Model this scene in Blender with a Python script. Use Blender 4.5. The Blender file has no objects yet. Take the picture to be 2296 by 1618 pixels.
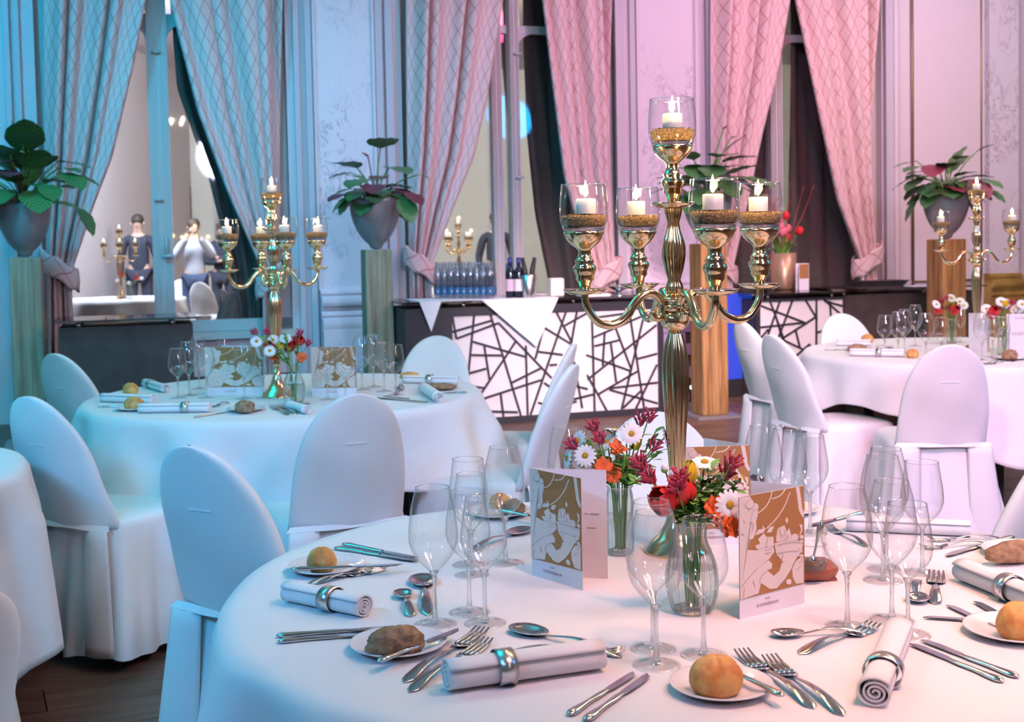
import bpy, bmesh, math, random
from mathutils import Vector, Matrix, noise
random.seed(7)
rnd = random.Random(11)
sc = bpy.context.scene
COL = sc.collection
PI = math.pi

# ---------------------------------------------------------------- camera
F_PX, W_PX, H_PX = 2800.0, 2296, 1618
ROLL = 0.02
PITCH = math.atan(F_PX / 57000.0)
PY = 537 + F_PX * math.tan(PITCH)
EYE = 1.37
FW = Vector((0, math.cos(PITCH), -math.sin(PITCH)))
UP0 = Vector((0, math.sin(PITCH), math.cos(PITCH)))
R0 = Vector((1, 0, 0))
CR = math.cos(ROLL) * R0 - math.sin(ROLL) * UP0
CU = math.sin(ROLL) * R0 + math.cos(ROLL) * UP0
cd = bpy.data.cameras.new('camera')
cam = bpy.data.objects.new('camera', cd)
COL.objects.link(cam)
cam.matrix_world = Matrix(((CR.x, CU.x, -FW.x, 0), (CR.y, CU.y, -FW.y, 0), (CR.z, CU.z, -FW.z, EYE), (0, 0, 0, 1)))
cd.sensor_fit = 'HORIZONTAL'; cd.sensor_width = 36
cd.lens = 36 * F_PX / W_PX
cd.shift_y = -(H_PX / 2 - PY) / W_PX
cd.clip_start = 0.05; cd.clip_end = 60
cd.dof.use_dof = True; cd.dof.focus_distance = 2.35; cd.dof.aperture_fstop = 9.0
sc.camera = cam
CAM = Vector((0, 0, EYE))

def ray(x, y):
    return FW + (x - W_PX / 2) / F_PX * CR + (PY - y) / F_PX * CU
def P(x, y, z):
    d = ray(x, y); return CAM + d * ((z - EYE) / d.z)
def PS(x, y, s):                       # point seen at scale s px per metre
    return CAM + ray(x, y) * (F_PX / s)

# ---------------------------------------------------------------- world and light
world = bpy.data.worlds.new('world'); sc.world = world; world.use_nodes = True
world.node_tree.nodes['Background'].inputs[0].default_value = (0.02, 0.02, 0.03, 1)
world.node_tree.nodes['Background'].inputs[1].default_value = 1.0
sc.view_settings.view_transform = 'Standard'; sc.view_settings.look = 'None'
sc.view_settings.gamma = 1.0; sc.view_settings.use_curve_mapping = False
sc.view_settings.exposure = 0.2
cy = sc.cycles
cy.max_bounces = 5; cy.diffuse_bounces = 2; cy.glossy_bounces = 3; cy.transmission_bounces = 4; cy.transparent_max_bounces = 12
cy.use_light_tree = False
cy.caustics_reflective = False; cy.caustics_refractive = False; cy.sample_clamp_indirect = 6.0
cy.use_adaptive_sampling = True; cy.adaptive_threshold = 0.07; cy.adaptive_min_samples = 16

def area(name, loc, target, size, power, color, spread=180):
    l = bpy.data.lights.new(name, 'AREA'); l.shape = 'DISK'; l.size = size
    l.energy = power; l.color = color; l.spread = math.radians(spread)
    o = bpy.data.objects.new(name, l); COL.objects.link(o); o.location = loc
    o.rotation_euler = (Vector(target) - Vector(loc)).to_track_quat('-Z', 'Y').to_euler()
    return o
def spot(name, loc, target, power, color, angle=60, blend=1.0, size=0.25):
    l = bpy.data.lights.new(name, 'SPOT'); l.energy = power; l.color = color
    l.spot_size = math.radians(angle); l.spot_blend = blend; l.shadow_soft_size = size
    o = bpy.data.objects.new(name, l); COL.objects.link(o); o.location = loc
    o.rotation_euler = (Vector(target) - Vector(loc)).to_track_quat('-Z', 'Y').to_euler()
    return o
PINK = (1.0, 0.74, 0.80); WARM = (1.0, 0.78, 0.55); LILAC = (0.72, 0.42, 1.0); BLUE = (0.13, 0.48, 1.0)
# added lamps, no fixtures seen: warm and lilac fitted right and middle, blue left
#LIGHTS_BEGIN
area('added_ceiling_fill', (2.4, 1.6, 4.4), (1.7, 3.0, 0.6), 1.4, 52.025, (1.0, 0.701, 0.721), 180)
area('added_ceiling_fill', (3.6, 6.2, 4.4), (3.0, 6.6, 0), 1.6, 41.774, (1.0, 0.83, 0.423), 180)
area('added_ceiling_bounce', (4, 2.2, 3.5), (4, 2.2, 4.6), 1.6, 8.943, (0.0, 0.0, 1.0), 180)  # upward fills added to brighten the ceiling bounce, no cove is built
area('added_ceiling_bounce', (5, 7, 3.5), (5, 7, 4.6), 1.6, 51.649, (0.92, 1.0, 0.871), 180)
area('added_ceiling_bounce', (-3.2, 4, 3.5), (-3.2, 4, 4.6), 1.6, 131.100, (0.0, 0.814, 1.0), 180)
area('side_wash_light', (5.6, 3, 3.4), (1.6, 5.4, 0.8), 0.8, 23.479, (0.0, 0.389, 1.0), 110)
area('wall_wash_light', (1.6, 8.4, 4.3), (1.8, 11, 2.2), 0.8, 35.111, (0.706, 0.582, 1.0), 180)
area('wall_wash_light', (4.4, 9.6, 4.3), (4.5, 12.2, 2), 0.8, 44.689, (0.979, 0.662, 1.0), 180)
spot('table_spot_light', (2.3, -0.7, 3.9), (1.25, 2.4, 0.75), 74.959, (1.0, 0.614, 0.757), 46)
spot('table_spot_light', (2.4, 2, 4.2), (2.9, 6.6, 0.7), 106.881, (1.0, 0.0, 0.0), 56)
area('front_wash_light', (2.2, -1.2, 3.0), (1.6, 9.4, 0.6), 0.9, 35.377, (0.695, 0.676, 1.0), 70)
spot('curtain_spot_light', (3, 6.4, 4.2), (1.8, 11.4, 1.6), 296.833, (1.0, 0.047, 0.191), 72)
spot('curtain_spot_light', (4.8, 7.4, 4.2), (4.7, 12.3, 1.6), 101.595, (0.76, 1.0, 0.401), 80)
spot('added_blue_wash', (-3.8, 6, 4.2), (-3.1, 10.2, 1.6), 387.301, (0.0, 0.537, 1.0), 90)  # added blue lamps, tuned to imitate a flat blue tint at left
spot('added_blue_wash', (-3.2, -0.6, 3.8), (-0.95, 2.7, 0.7), 392.009, (0.097, 0.436, 1.0), 46)
spot('added_blue_wash', (-1.8, 6.6, 4.2), (-1.6, 10.6, 1.8), 187.601, (0.0, 0.611, 1.0), 64)
spot('bar_wash_light', (1.2, 2.6, 2.9), (0.75, 9.4, 0.5), 2228.775, (1.0, 0.709, 0.755), 26)  # added fill for the dark bar front, likewise the table and chair spots below
area('added_front_blue_wash', (-1.6, -1.2, 3.2), (-2.2, 6.5, 0.5), 0.9, 14.653, (0.0, 0.52, 1.0), 60)
spot('table_fill_light', (1.0, 0.7, 4.2), (0.85, 2.1, 0.75), 491.066, (1.0, 0.394, 0.249), 34)
spot('chair_wash_light', (1.0, 1.4, 3.9), (1.7, 5.2, 0.5), 344.120, (1.0, 0.19, 0.42), 34)
spot('chair_side_light', (-0.6, 1.6, 3.6), (1.35, 5.7, 0.6), 384.000, (1.0, 0.8, 0.875), 28)
spot('strip_bar_fill', (2.2, 4.6, 3.6), (2.55, 10.2, 0.5), 750.000, (1.0, 0.867, 0.9), 26)
#LIGHTS_END

# ---------------------------------------------------------------- helpers
def tag(o, label=None, cat=None, group=None, kind=None):
    if label: o['label'] = label
    if cat: o['category'] = cat
    if group: o['group'] = group
    if kind: o['kind'] = kind
    return o
def empty(name, loc=(0, 0, 0), rz=0.0, label=None, cat=None, group=None, parent=None):
    o = bpy.data.objects.new(name, None); COL.objects.link(o); o.location = loc
    o.rotation_euler = (0, 0, rz); o.empty_display_size = 0.05
    if parent: o.parent = parent
    return tag(o, label, cat, group)
def copy_tree(o, parent=None):
    c = o.copy(); COL.objects.link(c)
    if parent: c.parent = parent
    for ch in list(KIDS.get(o.name, ())):
        copy_tree(ch, c)
    return c
KIDS = {}
def link(name, me, mats, parent=None, smooth=True):
    o = bpy.data.objects.new(name, me); COL.objects.link(o)
    for m in (mats if isinstance(mats, (list, tuple)) else [mats]):
        if len(me.materials) < len(mats if isinstance(mats, (list, tuple)) else [mats]): me.materials.append(m)
    if parent:
        o.parent = parent; KIDS.setdefault(parent.name, []).append(o)
    return o
class MB:
    def __init__(s): s.v = []; s.f = []; s.uv = {}; s.mi = []; s.sm = []
    def add(s, vs, fs, M=None, smooth=True, mi=0):
        n = len(s.v)
        s.v += [tuple(M @ Vector(v)) for v in vs] if M is not None else [tuple(v) for v in vs]
        s.f += [tuple(i + n for i in f) for f in fs]
        s.mi += [mi] * len(fs); s.sm += [smooth] * len(fs)
        return n
    def box(s, x0, x1, y0, y1, z0, z1, M=None, mi=0):
        vs = [(x, y, z) for z in (z0, z1) for y in (y0, y1) for x in (x0, x1)]
        s.add(vs, [(0, 2, 3, 1), (4, 5, 7, 6), (0, 1, 5, 4), (2, 6, 7, 3), (0, 4, 6, 2), (1, 3, 7, 5)], M, False, mi)
        return s
    def lathe(s, prof, seg=28, M=None, flute=0, depth=0.0, cap=True, mi=0, sm=True):
        vs = []; fs = []
        for (r, z) in prof:
            for k in range(seg):
                a = 2 * PI * k / seg
                rr = r * (1 - depth * (0.5 + 0.5 * math.cos(flute * a))) if flute else r
                vs.append((rr * math.cos(a), rr * math.sin(a), z))
        for i in range(len(prof) - 1):
            for k in range(seg):
                k2 = (k + 1) % seg
                fs.append((i * seg + k, i * seg + k2, (i + 1) * seg + k2, (i + 1) * seg + k))
        if cap:
            if prof[0][0] > 1e-5: fs.append(tuple(reversed(range(seg))))
            if prof[-1][0] > 1e-5: fs.append(tuple((len(prof) - 1) * seg + k for k in range(seg)))
        s.add(vs, fs, M, sm, mi); return s
    def tube(s, pts, rad, seg=10, M=None, mi=0, cap=True):
        pts = [Vector(p) for p in pts]; n = len(pts)
        rad = rad if isinstance(rad, (list, tuple)) else [rad] * n
        vs = []; fs = []; up = None
        for i in range(n):
            t = (pts[min(i + 1, n - 1)] - pts[max(i - 1, 0)]).normalized()
            if up is None:
                up = Vector((0, 0, 1)) if abs(t.z) < 0.9 else Vector((1, 0, 0))
            a = (up - t * up.dot(t)).normalized(); b = t.cross(a); up = a
            for k in range(seg):
                q = 2 * PI * k / seg
                vs.append(pts[i] + (a * math.cos(q) + b * math.sin(q)) * rad[i])
        for i in range(n - 1):
            for k in range(seg):
                k2 = (k + 1) % seg
                fs.append((i * seg + k, i * seg + k2, (i + 1) * seg + k2, (i + 1) * seg + k))
        if cap:
            fs.append(tuple(reversed(range(seg)))); fs.append(tuple((n - 1) * seg + k for k in range(seg)))
        s.add(vs, fs, M, True, mi); return s
    def grid(s, fn, nu, nv, M=None, mi=0, closed=False, uvs=None):
        vs = [fn(i / nu, j / nv) for j in range(nv + 1) for i in range(nu + (0 if closed else 1))]
        w = nu if closed else nu + 1; fs = []
        for j in range(nv):
            for i in range(nu):
                i2 = (i + 1) % w
                fs.append((j * w + i, j * w + i2, (j + 1) * w + i2, (j + 1) * w + i))
        n = s.add(vs, fs, M, True, mi)
        if uvs:
            for j in range(nv + 1):
                for i in range(w): s.uv[n + j * w + i] = uvs(i / nu, j / nv)
        return s
    def poly(s, pts, th, M=None, mi=0):    # flat polygon in x,z plane facing -y with thickness
        n = len(pts)
        vs = [(x, 0, z) for x, z in pts] + [(x, th, z) for x, z in pts]
        fs = [tuple(range(n)), tuple(reversed(range(n, 2 * n)))] + [(i, n + i, n + (i + 1) % n, (i + 1) % n) for i in range(n)]
        s.add(vs, fs, M, False, mi); return s
    def mesh(s, name):
        me = bpy.data.meshes.new(name); me.from_pydata(s.v, [], s.f)
        me.polygons.foreach_set('use_smooth', s.sm); me.polygons.foreach_set('material_index', s.mi)
        if s.uv:
            uvl = me.uv_layers.new(name='UVMap')
            for l in me.loops: uvl.data[l.index].uv = s.uv.get(l.vertex_index, (0, 0))
        me.update(); return me
    def build(s, name, mats, parent=None, fix=True):
        me = s.mesh(name)
        if fix:
            bm = bmesh.new(); bm.from_mesh(me); bmesh.ops.recalc_face_normals(bm, faces=bm.faces); bm.to_mesh(me); bm.free()
        return link(name, me, mats, parent)
def ell(cx, cy, cz, rx, ry, rz, nu=16, nv=10):
    return lambda u, v: (cx + rx * math.sin(PI * v) * math.cos(2 * PI * u), cy + ry * math.sin(PI * v) * math.sin(2 * PI * u), cz - rz * math.cos(PI * v))
def solidify(o, t, off=0):
    m = o.modifiers.new('thick', 'SOLIDIFY'); m.thickness = t; m.offset = off
def interp(tab, x):
    if x <= tab[0][0]: return tab[0][1]
    for (a, b), (c, d) in zip(tab, tab[1:]):
        if x <= c: return b + (d - b) * (x - a) / (c - a)
    return tab[-1][1]
def spline(pts, n=6):                       # Catmull-Rom
    pts = [Vector(p) for p in pts]; out = []
    for i in range(len(pts) - 1):
        p0, p1, p2, p3 = pts[max(i - 1, 0)], pts[i], pts[i + 1], pts[min(i + 2, len(pts) - 1)]
        for k in range(n):
            t = k / n
            out.append(0.5 * ((2 * p1) + (p2 - p0) * t + (2 * p0 - 5 * p1 + 4 * p2 - p3) * t * t + (3 * p1 - p0 - 3 * p2 + p3) * t ** 3))
    out.append(pts[-1]); return out

# ---------------------------------------------------------------- materials
def mat(name, color, rough=0.6, metal=0.0, spec=0.5, noise_amt=0.0, nscale=20, bump=0.0, bscale=60, sheen=0.0, emit=None, es=0.0, color2=None, sss=0):
    m = bpy.data.materials.new(name); m.use_nodes = True; nt = m.node_tree; b = nt.nodes['Principled BSDF']
    b.inputs['Base Color'].default_value = (*color, 1); b.inputs['Roughness'].default_value = rough
    b.inputs['Metallic'].default_value = metal; b.inputs['Specular IOR Level'].default_value = spec
    if sheen: b.inputs['Sheen Weight'].default_value = sheen
    if sss:
        b.inputs['Subsurface Weight'].default_value = sss; b.inputs['Subsurface Radius'].default_value = (.02, .012, .008)
    if emit: b.inputs['Emission Color'].default_value = (*emit, 1); b.inputs['Emission Strength'].default_value = es
    if noise_amt or color2:
        tc = nt.nodes.new('ShaderNodeTexCoord'); n = nt.nodes.new('ShaderNodeTexNoise'); n.inputs['Scale'].default_value = nscale
        n.inputs['Detail'].default_value = 6; nt.links.new(tc.outputs['Object'], n.inputs['Vector'])
        cr = nt.nodes.new('ShaderNodeValToRGB'); c2 = color2 or tuple(c * (1 - noise_amt) for c in color)
        cr.color_ramp.elements[0].color = (*c2, 1); cr.color_ramp.elements[1].color = (*color, 1)
        cr.color_ramp.elements[0].position = .35; cr.color_ramp.elements[1].position = .65
        nt.links.new(n.outputs['Fac'], cr.inputs[0]); nt.links.new(cr.outputs[0], b.inputs['Base Color'])
    if bump:
        tc = nt.nodes.new('ShaderNodeTexCoord'); n = nt.nodes.new('ShaderNodeTexNoise'); n.inputs['Scale'].default_value = bscale
        n.inputs['Detail'].default_value = 5; nt.links.new(tc.outputs['Object'], n.inputs['Vector'])
        bp = nt.nodes.new('ShaderNodeBump'); bp.inputs['Strength'].default_value = bump; bp.inputs['Distance'].default_value = .01
        nt.links.new(n.outputs['Fac'], bp.inputs['Height']); nt.links.new(bp.outputs[0], b.inputs['Normal'])
    return m
def thin_glass(name, tint=(1, 1, 1), base=0.06, edge=0.8, dark=0.55):
    m = bpy.data.materials.new(name); m.use_nodes = True; nt = m.node_tree; nt.nodes.remove(nt.nodes['Principled BSDF'])
    out = nt.nodes['Material Output']; tr = nt.nodes.new('ShaderNodeBsdfTransparent'); gl = nt.nodes.new('ShaderNodeBsdfGlossy')
    gl.inputs['Roughness'].default_value = 0.03; gl.inputs['Color'].default_value = (1, 1, 1, 1)
    lw = nt.nodes.new('ShaderNodeLayerWeight'); lw.inputs[0].default_value = 0.4
    pw = nt.nodes.new('ShaderNodeMath'); pw.operation = 'POWER'; pw.inputs[1].default_value = 2.4; nt.links.new(lw.outputs['Facing'], pw.inputs[0])
    mx = nt.nodes.new('ShaderNodeMapRange'); mx.inputs[3].default_value = base; mx.inputs[4].default_value = edge; nt.links.new(pw.outputs[0], mx.inputs[0])
    mc = nt.nodes.new('ShaderNodeMix'); mc.data_type = 'RGBA'; mc.inputs[6].default_value = (*tint, 1); mc.inputs[7].default_value = tuple(dark * t for t in tint) + (1,)
    nt.links.new(pw.outputs[0], mc.inputs[0]); nt.links.new(mc.outputs[2], tr.inputs[0])
    ms = nt.nodes.new('ShaderNodeMixShader'); nt.links.new(mx.outputs[0], ms.inputs[0]); nt.links.new(tr.outputs[0], ms.inputs[1]); nt.links.new(gl.outputs[0], ms.inputs[2])
    nt.links.new(ms.outputs[0], out.inputs[0]); return m
def solid_glass(name, tint=(1, 1, 1)):
    m = bpy.data.materials.new(name); m.use_nodes = True; nt = m.node_tree; nt.nodes.remove(nt.nodes['Principled BSDF'])
    out = nt.nodes['Material Output']; tr = nt.nodes.new('ShaderNodeBsdfTransparent'); tr.inputs[0].default_value = (*[t * .95 for t in tint], 1)
    g = nt.nodes.new('ShaderNodeBsdfGlass'); g.inputs['IOR'].default_value = 1.45; g.inputs['Color'].default_value = (*tint, 1); g.inputs['Roughness'].default_value = .01
    ms = nt.nodes.new('ShaderNodeMixShader'); ms.inputs[0].default_value = .6
    nt.links.new(tr.outputs[0], ms.inputs[1]); nt.links.new(g.outputs[0], ms.inputs[2]); nt.links.new(ms.outputs[0], out.inputs[0]); return m
def curtain_mat():
    m = mat('curtain_damask', (.84, .60, .58), .55, sheen=.3, spec=.3); nt = m.node_tree; b = nt.nodes['Principled BSDF']
    uv = nt.nodes.new('ShaderNodeUVMap'); sp = nt.nodes.new('ShaderNodeSeparateXYZ'); nt.links.new(uv.outputs[0], sp.inputs[0])
    def M(op, a, c=None, v=None):
        n = nt.nodes.new('ShaderNodeMath'); n.operation = op; nt.links.new(a, n.inputs[0])
        if c is not None: nt.links.new(c, n.inputs[1])
        elif v is not None: n.inputs[1].default_value = v
        return n.outputs[0]
    def line(o):
        f = M('FRACT', o); return M('LESS_THAN', M('ABSOLUTE', M('SUBTRACT', f, v=.5)), v=.045)
    s1 = M('ADD', sp.outputs[0], sp.outputs[1]); s2 = M('SUBTRACT', sp.outputs[0], sp.outputs[1])
    ln = M('MAXIMUM', line(s1), line(s2))
    wv = nt.nodes.new('ShaderNodeTexNoise'); wv.inputs['Scale'].default_value = 4; nt.links.new(uv.outputs[0], wv.inputs['Vector'])
    cr = nt.nodes.new('ShaderNodeValToRGB'); cr.color_ramp.elements[0].color = (.80, .55, .53, 1); cr.color_ramp.elements[1].color = (.88, .67, .63, 1)
    nt.links.new(wv.outputs['Fac'], cr.inputs[0])
    mx = nt.nodes.new('ShaderNodeMix'); mx.data_type = 'RGBA'; mx.inputs[7].default_value = (.60, .30, .28, 1)
    nt.links.new(ln, mx.inputs[0]); nt.links.new(cr.outputs[0], mx.inputs[6]); nt.links.new(mx.outputs[2], b.inputs['Base Color'])
    return m
def marble_mat():
    m = mat('veined_marble', (.84, .76, .80), .3); nt = m.node_tree; b = nt.nodes['Principled BSDF']
    tc = nt.nodes.new('ShaderNodeTexCoord'); mp = nt.nodes.new('ShaderNodeMapping'); mp.inputs['Scale'].default_value = (1, 1, .6)
    nt.links.new(tc.outputs['Object'], mp.inputs[0])
    n = nt.nodes.new('ShaderNodeTexNoise'); n.inputs['Scale'].default_value = 7; n.inputs['Detail'].default_value = 9; n.inputs['Roughness'].default_value = .65; n.inputs['Distortion'].default_value = 1.2
    nt.links.new(mp.outputs[0], n.inputs['Vector'])
    cr = nt.nodes.new('ShaderNodeValToRGB'); e = cr.color_ramp.elements
    e[0].position = .478; e[0].color = (0, 0, 0, 1); e[1].position = .522; e[1].color = (0, 0, 0, 1)
    q = e.new(.5); q.color = (1, 1, 1, 1); nt.links.new(n.outputs['Fac'], cr.inputs[0])
    n2 = nt.nodes.new('ShaderNodeTexNoise'); n2.inputs['Scale'].default_value = 2.3; nt.links.new(mp.outputs[0], n2.inputs['Vector'])
    c2 = nt.nodes.new('ShaderNodeValToRGB'); c2.color_ramp.elements[0].position = .44; c2.color_ramp.elements[1].position = .58; nt.links.new(n2.outputs['Fac'], c2.inputs[0])
    mu = nt.nodes.new('ShaderNodeMath'); mu.operation = 'MULTIPLY'; nt.links.new(cr.outputs[0], mu.inputs[0]); nt.links.new(c2.outputs[0], mu.inputs[1])
    mx = nt.nodes.new('ShaderNodeMix'); mx.data_type = 'RGBA'; mx.inputs[6].default_value = (.84, .76, .80, 1); mx.inputs[7].default_value = (.42, .33, .40, 1)
    nt.links.new(mu.outputs[0], mx.inputs[0]); nt.links.new(mx.outputs[2], b.inputs['Base Color']); return m
def wood_mat(name, c1, c2, scale=(30, 30, 1.5), rough=.7):
    m = mat(name, c1, rough, bump=.25, bscale=40); nt = m.node_tree; b = nt.nodes['Principled BSDF']
    tc = nt.nodes.new('ShaderNodeTexCoord'); mp = nt.nodes.new('ShaderNodeMapping'); mp.inputs['Scale'].default_value = scale
    nt.links.new(tc.outputs['Object'], mp.inputs[0]); n = nt.nodes.new('ShaderNodeTexNoise'); n.inputs['Scale'].default_value = 1.0; n.inputs['Detail'].default_value = 8
    n.inputs['Distortion'].default_value = .6; nt.links.new(mp.outputs[0], n.inputs['Vector'])
    cr = nt.nodes.new('ShaderNodeValToRGB'); cr.color_ramp.elements[0].color = (*c2, 1); cr.color_ramp.elements[1].color = (*c1, 1)
    cr.color_ramp.elements[0].position = .35; cr.color_ramp.elements[1].position = .62
    nt.links.new(n.outputs['Fac'], cr.inputs[0]); nt.links.new(cr.outputs[0], b.inputs['Base Color']); return m
def leaf_mat():
    m = mat('calathea_leaf', (.08, .22, .07), .4); nt = m.node_tree; b = nt.nodes['Principled BSDF']
    uv = nt.nodes.new('ShaderNodeUVMap'); sp = nt.nodes.new('ShaderNodeSeparateXYZ'); nt.links.new(uv.outputs[0], sp.inputs[0])
    ab = nt.nodes.new('ShaderNodeMath'); ab.operation = 'ABSOLUTE'; nt.links.new(sp.outputs[0], ab.inputs[0])
    ad = nt.nodes.new('ShaderNodeMath'); ad.operation = 'SUBTRACT'; nt.links.new(sp.outputs[1], ad.inputs[0])
    ml = nt.nodes.new('ShaderNodeMath'); ml.operation = 'MULTIPLY'; ml.inputs[1].default_value = .35; nt.links.new(ab.outputs[0], ml.inputs[0]); nt.links.new(ml.outputs[0], ad.inputs[1])
    sn = nt.nodes.new('ShaderNodeMath'); sn.operation = 'MULTIPLY'; sn.inputs[1].default_value = 55; nt.links.new(ad.outputs[0], sn.inputs[0])
    si = nt.nodes.new('ShaderNodeMath'); si.operation = 'SINE'; nt.links.new(sn.outputs[0], si.inputs[0])
    cr = nt.nodes.new('ShaderNodeValToRGB'); cr.color_ramp.elements[0].color = (.05, .17, .05, 1); cr.color_ramp.elements[1].color = (.16, .36, .12, 1)
    cr.color_ramp.elements[0].position = .4; cr.color_ramp.elements[1].position = .95
    nt.links.new(si.outputs[0], cr.inputs[0]); nt.links.new(cr.outputs[0], b.inputs['Base Color']); return m

M = {}
M['cloth'] = mat('white_linen', (.90, .88, .89), .85, bump=.03, bscale=300, sheen=.15, spec=.2)
M['cover'] = mat('white_cotton', (.88, .86, .86), .85, bump=.12, bscale=9, sheen=.2, spec=.2)
M['napkin'] = mat('napkin_linen', (.92, .89, .90), .8, spec=.2, bump=.05, bscale=200)
M['china'] = mat('white_china', (.90, .87, .88), .12)
M['steel'] = mat('polished_steel', (.66, .63, .63), .13, 1.0)
M['brass'] = mat('champagne_metal', (.92, .68, .40), .15, 1.0, noise_amt=.12, nscale=14)
M['ring'] = mat('brushed_ring', (.74, .72, .70), .28, 1.0)
M['glass'] = thin_glass('thin_glass')
M['glassfoot'] = thin_glass('glass_foot', base=.16, edge=.7)
M['stemglass'] = solid_glass('stem_glass')
M['vaseglass'] = thin_glass('ribbed_vase_glass', (.90, .93, .90), .14, .85, .18)
M['water'] = thin_glass('water_surface', (.92, .94, .92), .10, .5, .8)
M['wax'] = mat('candle_wax', (.93, .87, .78), .4, sss=.3)
M['flame'] = mat('flame', (1, .8, .4), .5, emit=(1.0, .80, .42), es=22)
M['wick'] = mat('wick', (.05, .04, .03), .9)
M['sand'] = mat('brown_sand', (.62, .38, .16), .8, color2=(.25, .13, .04), nscale=260, bump=1.0, bscale=260)
M['bread'] = mat('golden_crust', (.86, .50, .17), .5, color2=(.62, .22, .04), nscale=38, bump=.25, bscale=70)
M['darkbread'] = mat('dark_crust', (.46, .28, .16), .75, color2=(.22, .12, .06), nscale=60, bump=.9, bscale=70)
M['curtain'] = curtain_mat(); M['marble'] = marble_mat()
M['sheer'] = mat('brown_drape', (.20, .14, .11), .8)
M['plaster'] = mat('cream_plaster', (.82, .72, .74), .6)
M['panel'] = mat('painted_panel', (.86, .74, .76), .5)
M['trimw'] = mat('grey_moulding', (.62, .58, .62), .5)
M['beading'] = mat('gilt_beading', (.34, .24, .13), .4, .5)
M['frame'] = mat('window_frame_paint', (.60, .57, .55), .4)
M['pane'] = thin_glass('window_pane', (.88, .90, .92), .03, .4, .8)
M['woodpale'] = wood_mat('weathered_timber', (.50, .40, .28), (.30, .22, .14))
M['woodwarm'] = wood_mat('warm_timber', (.50, .27, .10), (.22, .10, .03))
M['darkbody'] = mat('dark_laminate', (.085, .065, .06), .5, noise_amt=.3, nscale=8)
M['blacktop'] = thin_glass('smoked_glass', (.15, .15, .17), .18, .75, .5)
M['white_acryl'] = mat('white_acrylic', (.85, .80, .80), .35)
M['strip'] = mat('black_strip', (.03, .028, .035), .45)
M['pot'] = mat('silver_pot', (.40, .40, .42), .38, .35)
M['potsoil'] = mat('bark_mulch', (.42, .27, .15), .9, color2=(.2, .11, .05), nscale=60, bump=1, bscale=60)
M['leaf'] = leaf_mat(); M['leafred'] = mat('maroon_leaf_back', (.22, .04, .06), .5)
M['green'] = mat('stem_green', (.14, .34, .07), .5); M['green2'] = mat('leaf_green', (.22, .46, .08), .5)
M['petalw'] = mat('white_petal', (.93, .92, .92), .6); M['yellow'] = mat('daisy_eye', (.88, .50, .03), .7, bump=.6, bscale=400)
M['red'] = mat('red_petal', (.85, .03, .04), .4); M['orange'] = mat('orange_petal', (.90, .16, .03), .5)
M['crimson'] = mat('crimson_bud', (.52, .04, .10), .6); M['yel'] = mat('yellow_petal', (.92, .66, .04), .5); M['pinkp'] = mat('pink_petal', (.88, .22, .28), .5)
M['paper'] = mat('white_card', (.90, .85, .88), .6); M['tan'] = mat('tan_print', (.42, .20, .07), .6)
M['pale'] = mat('pale_print', (.84, .72, .66), .6); M['ink'] = mat('grey_ink', (.50, .38, .44), .7); M['line'] = mat('shade_print', (.60, .42, .38), .7)
M['boardwood'] = mat('reddish_board', (.36, .10, .06), .4, noise_amt=.3, nscale=12)
M['spread'] = mat('brown_spread', (.12, .05, .01), .25)
M['bottleblue'] = thin_glass('bottle_plastic', (.80, .84, .92), .16, .7, .5)
M['labelb'] = mat('blue_label', (.03, .12, .26), .5); M['darkglass'] = mat('dark_bottle_glass', (.012, .012, .025), .08)
M['labelw'] = mat('cream_label', (.80, .76, .74), .6); M['foil'] = mat('blue_foil', (.04, .06, .25), .3, .6)
M['copper'] = mat('copper_vase', (.55, .34, .20), .35, .5)
M['screen'] = mat('lit_blue_screen', (.02, .04, .4), .5, emit=(.02, .07, .55), es=.5)
M['led'] = mat('led_lamp', (.5, .8, 1), .5, emit=(.35, .65, 1), es=6)
M['brick'] = mat('painted_brick', (.42, .30, .52), .7, bump=.3, bscale=30); M['black'] = mat('black_plastic', (.02, .02, .02), .5)
M['base'] = mat('steel_plate', (.45, .43, .45), .4, .6)
M['goldmarble'] = mat('gold_veined_stone', (.36, .20, .06), .2, .3, color2=(.75, .52, .12), nscale=3)
M['skin'] = mat('skin', (.62, .40, .30), .6); M['suit'] = mat('dark_suit', (.03, .035, .06), .8); M['shirt'] = mat('pale_shirt', (.55, .55, .62), .8)
M['trouser'] = mat('blue_trousers', (.04, .06, .12), .8); M['hair'] = mat('dark_hair', (.05, .03, .02), .6)
M['legmetal'] = mat('grey_leg', (.4, .4, .42), .35, .8)
# ---------------------------------------------------------------- the hall shell
WZ, WS = 11.0, 0.31
AL = math.atan(WS); TW = Vector((math.cos(AL), math.sin(AL), 0)); NW = Vector((math.sin(AL), -math.cos(AL), 0)); WO = Vector((0, WZ, 0))
def WP(u, off, z): return WO + TW * u + NW * off + Vector((0, 0, z))
def WU(x, y, off=0.0):                   # pixel -> (u, z) on the plane parallel to the window wall
    d = ray(x, y); t = ((WO + NW * off) - CAM).dot(NW) / d.dot(NW); p = CAM + d * t
    return (p - WO).dot(TW), p.z
WM = Matrix(((TW.x, -NW.x, 0, WO.x), (TW.y, -NW.y, 0, WO.y), (0, 0, 1, 0), (0, 0, 0, 1)))   # local x = along wall, y = into wall
def wob(name, mb, m, parent=None, kind='structure'):
    o = mb.build(name, m, parent)
    if not parent: o.matrix_world = WM; tag(o, kind=kind)
    return o
CEIL = 4.6
U = lambda x, y=400: WU(x, y)[0]
wins = [(U(88), U(648)), (U(905), U(1392)), (U(1588), U(1978))]
zs = WU(500, 742)[1]                      # sill height
zt = 4.1
b = MB(); x0 = -9.0
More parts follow.
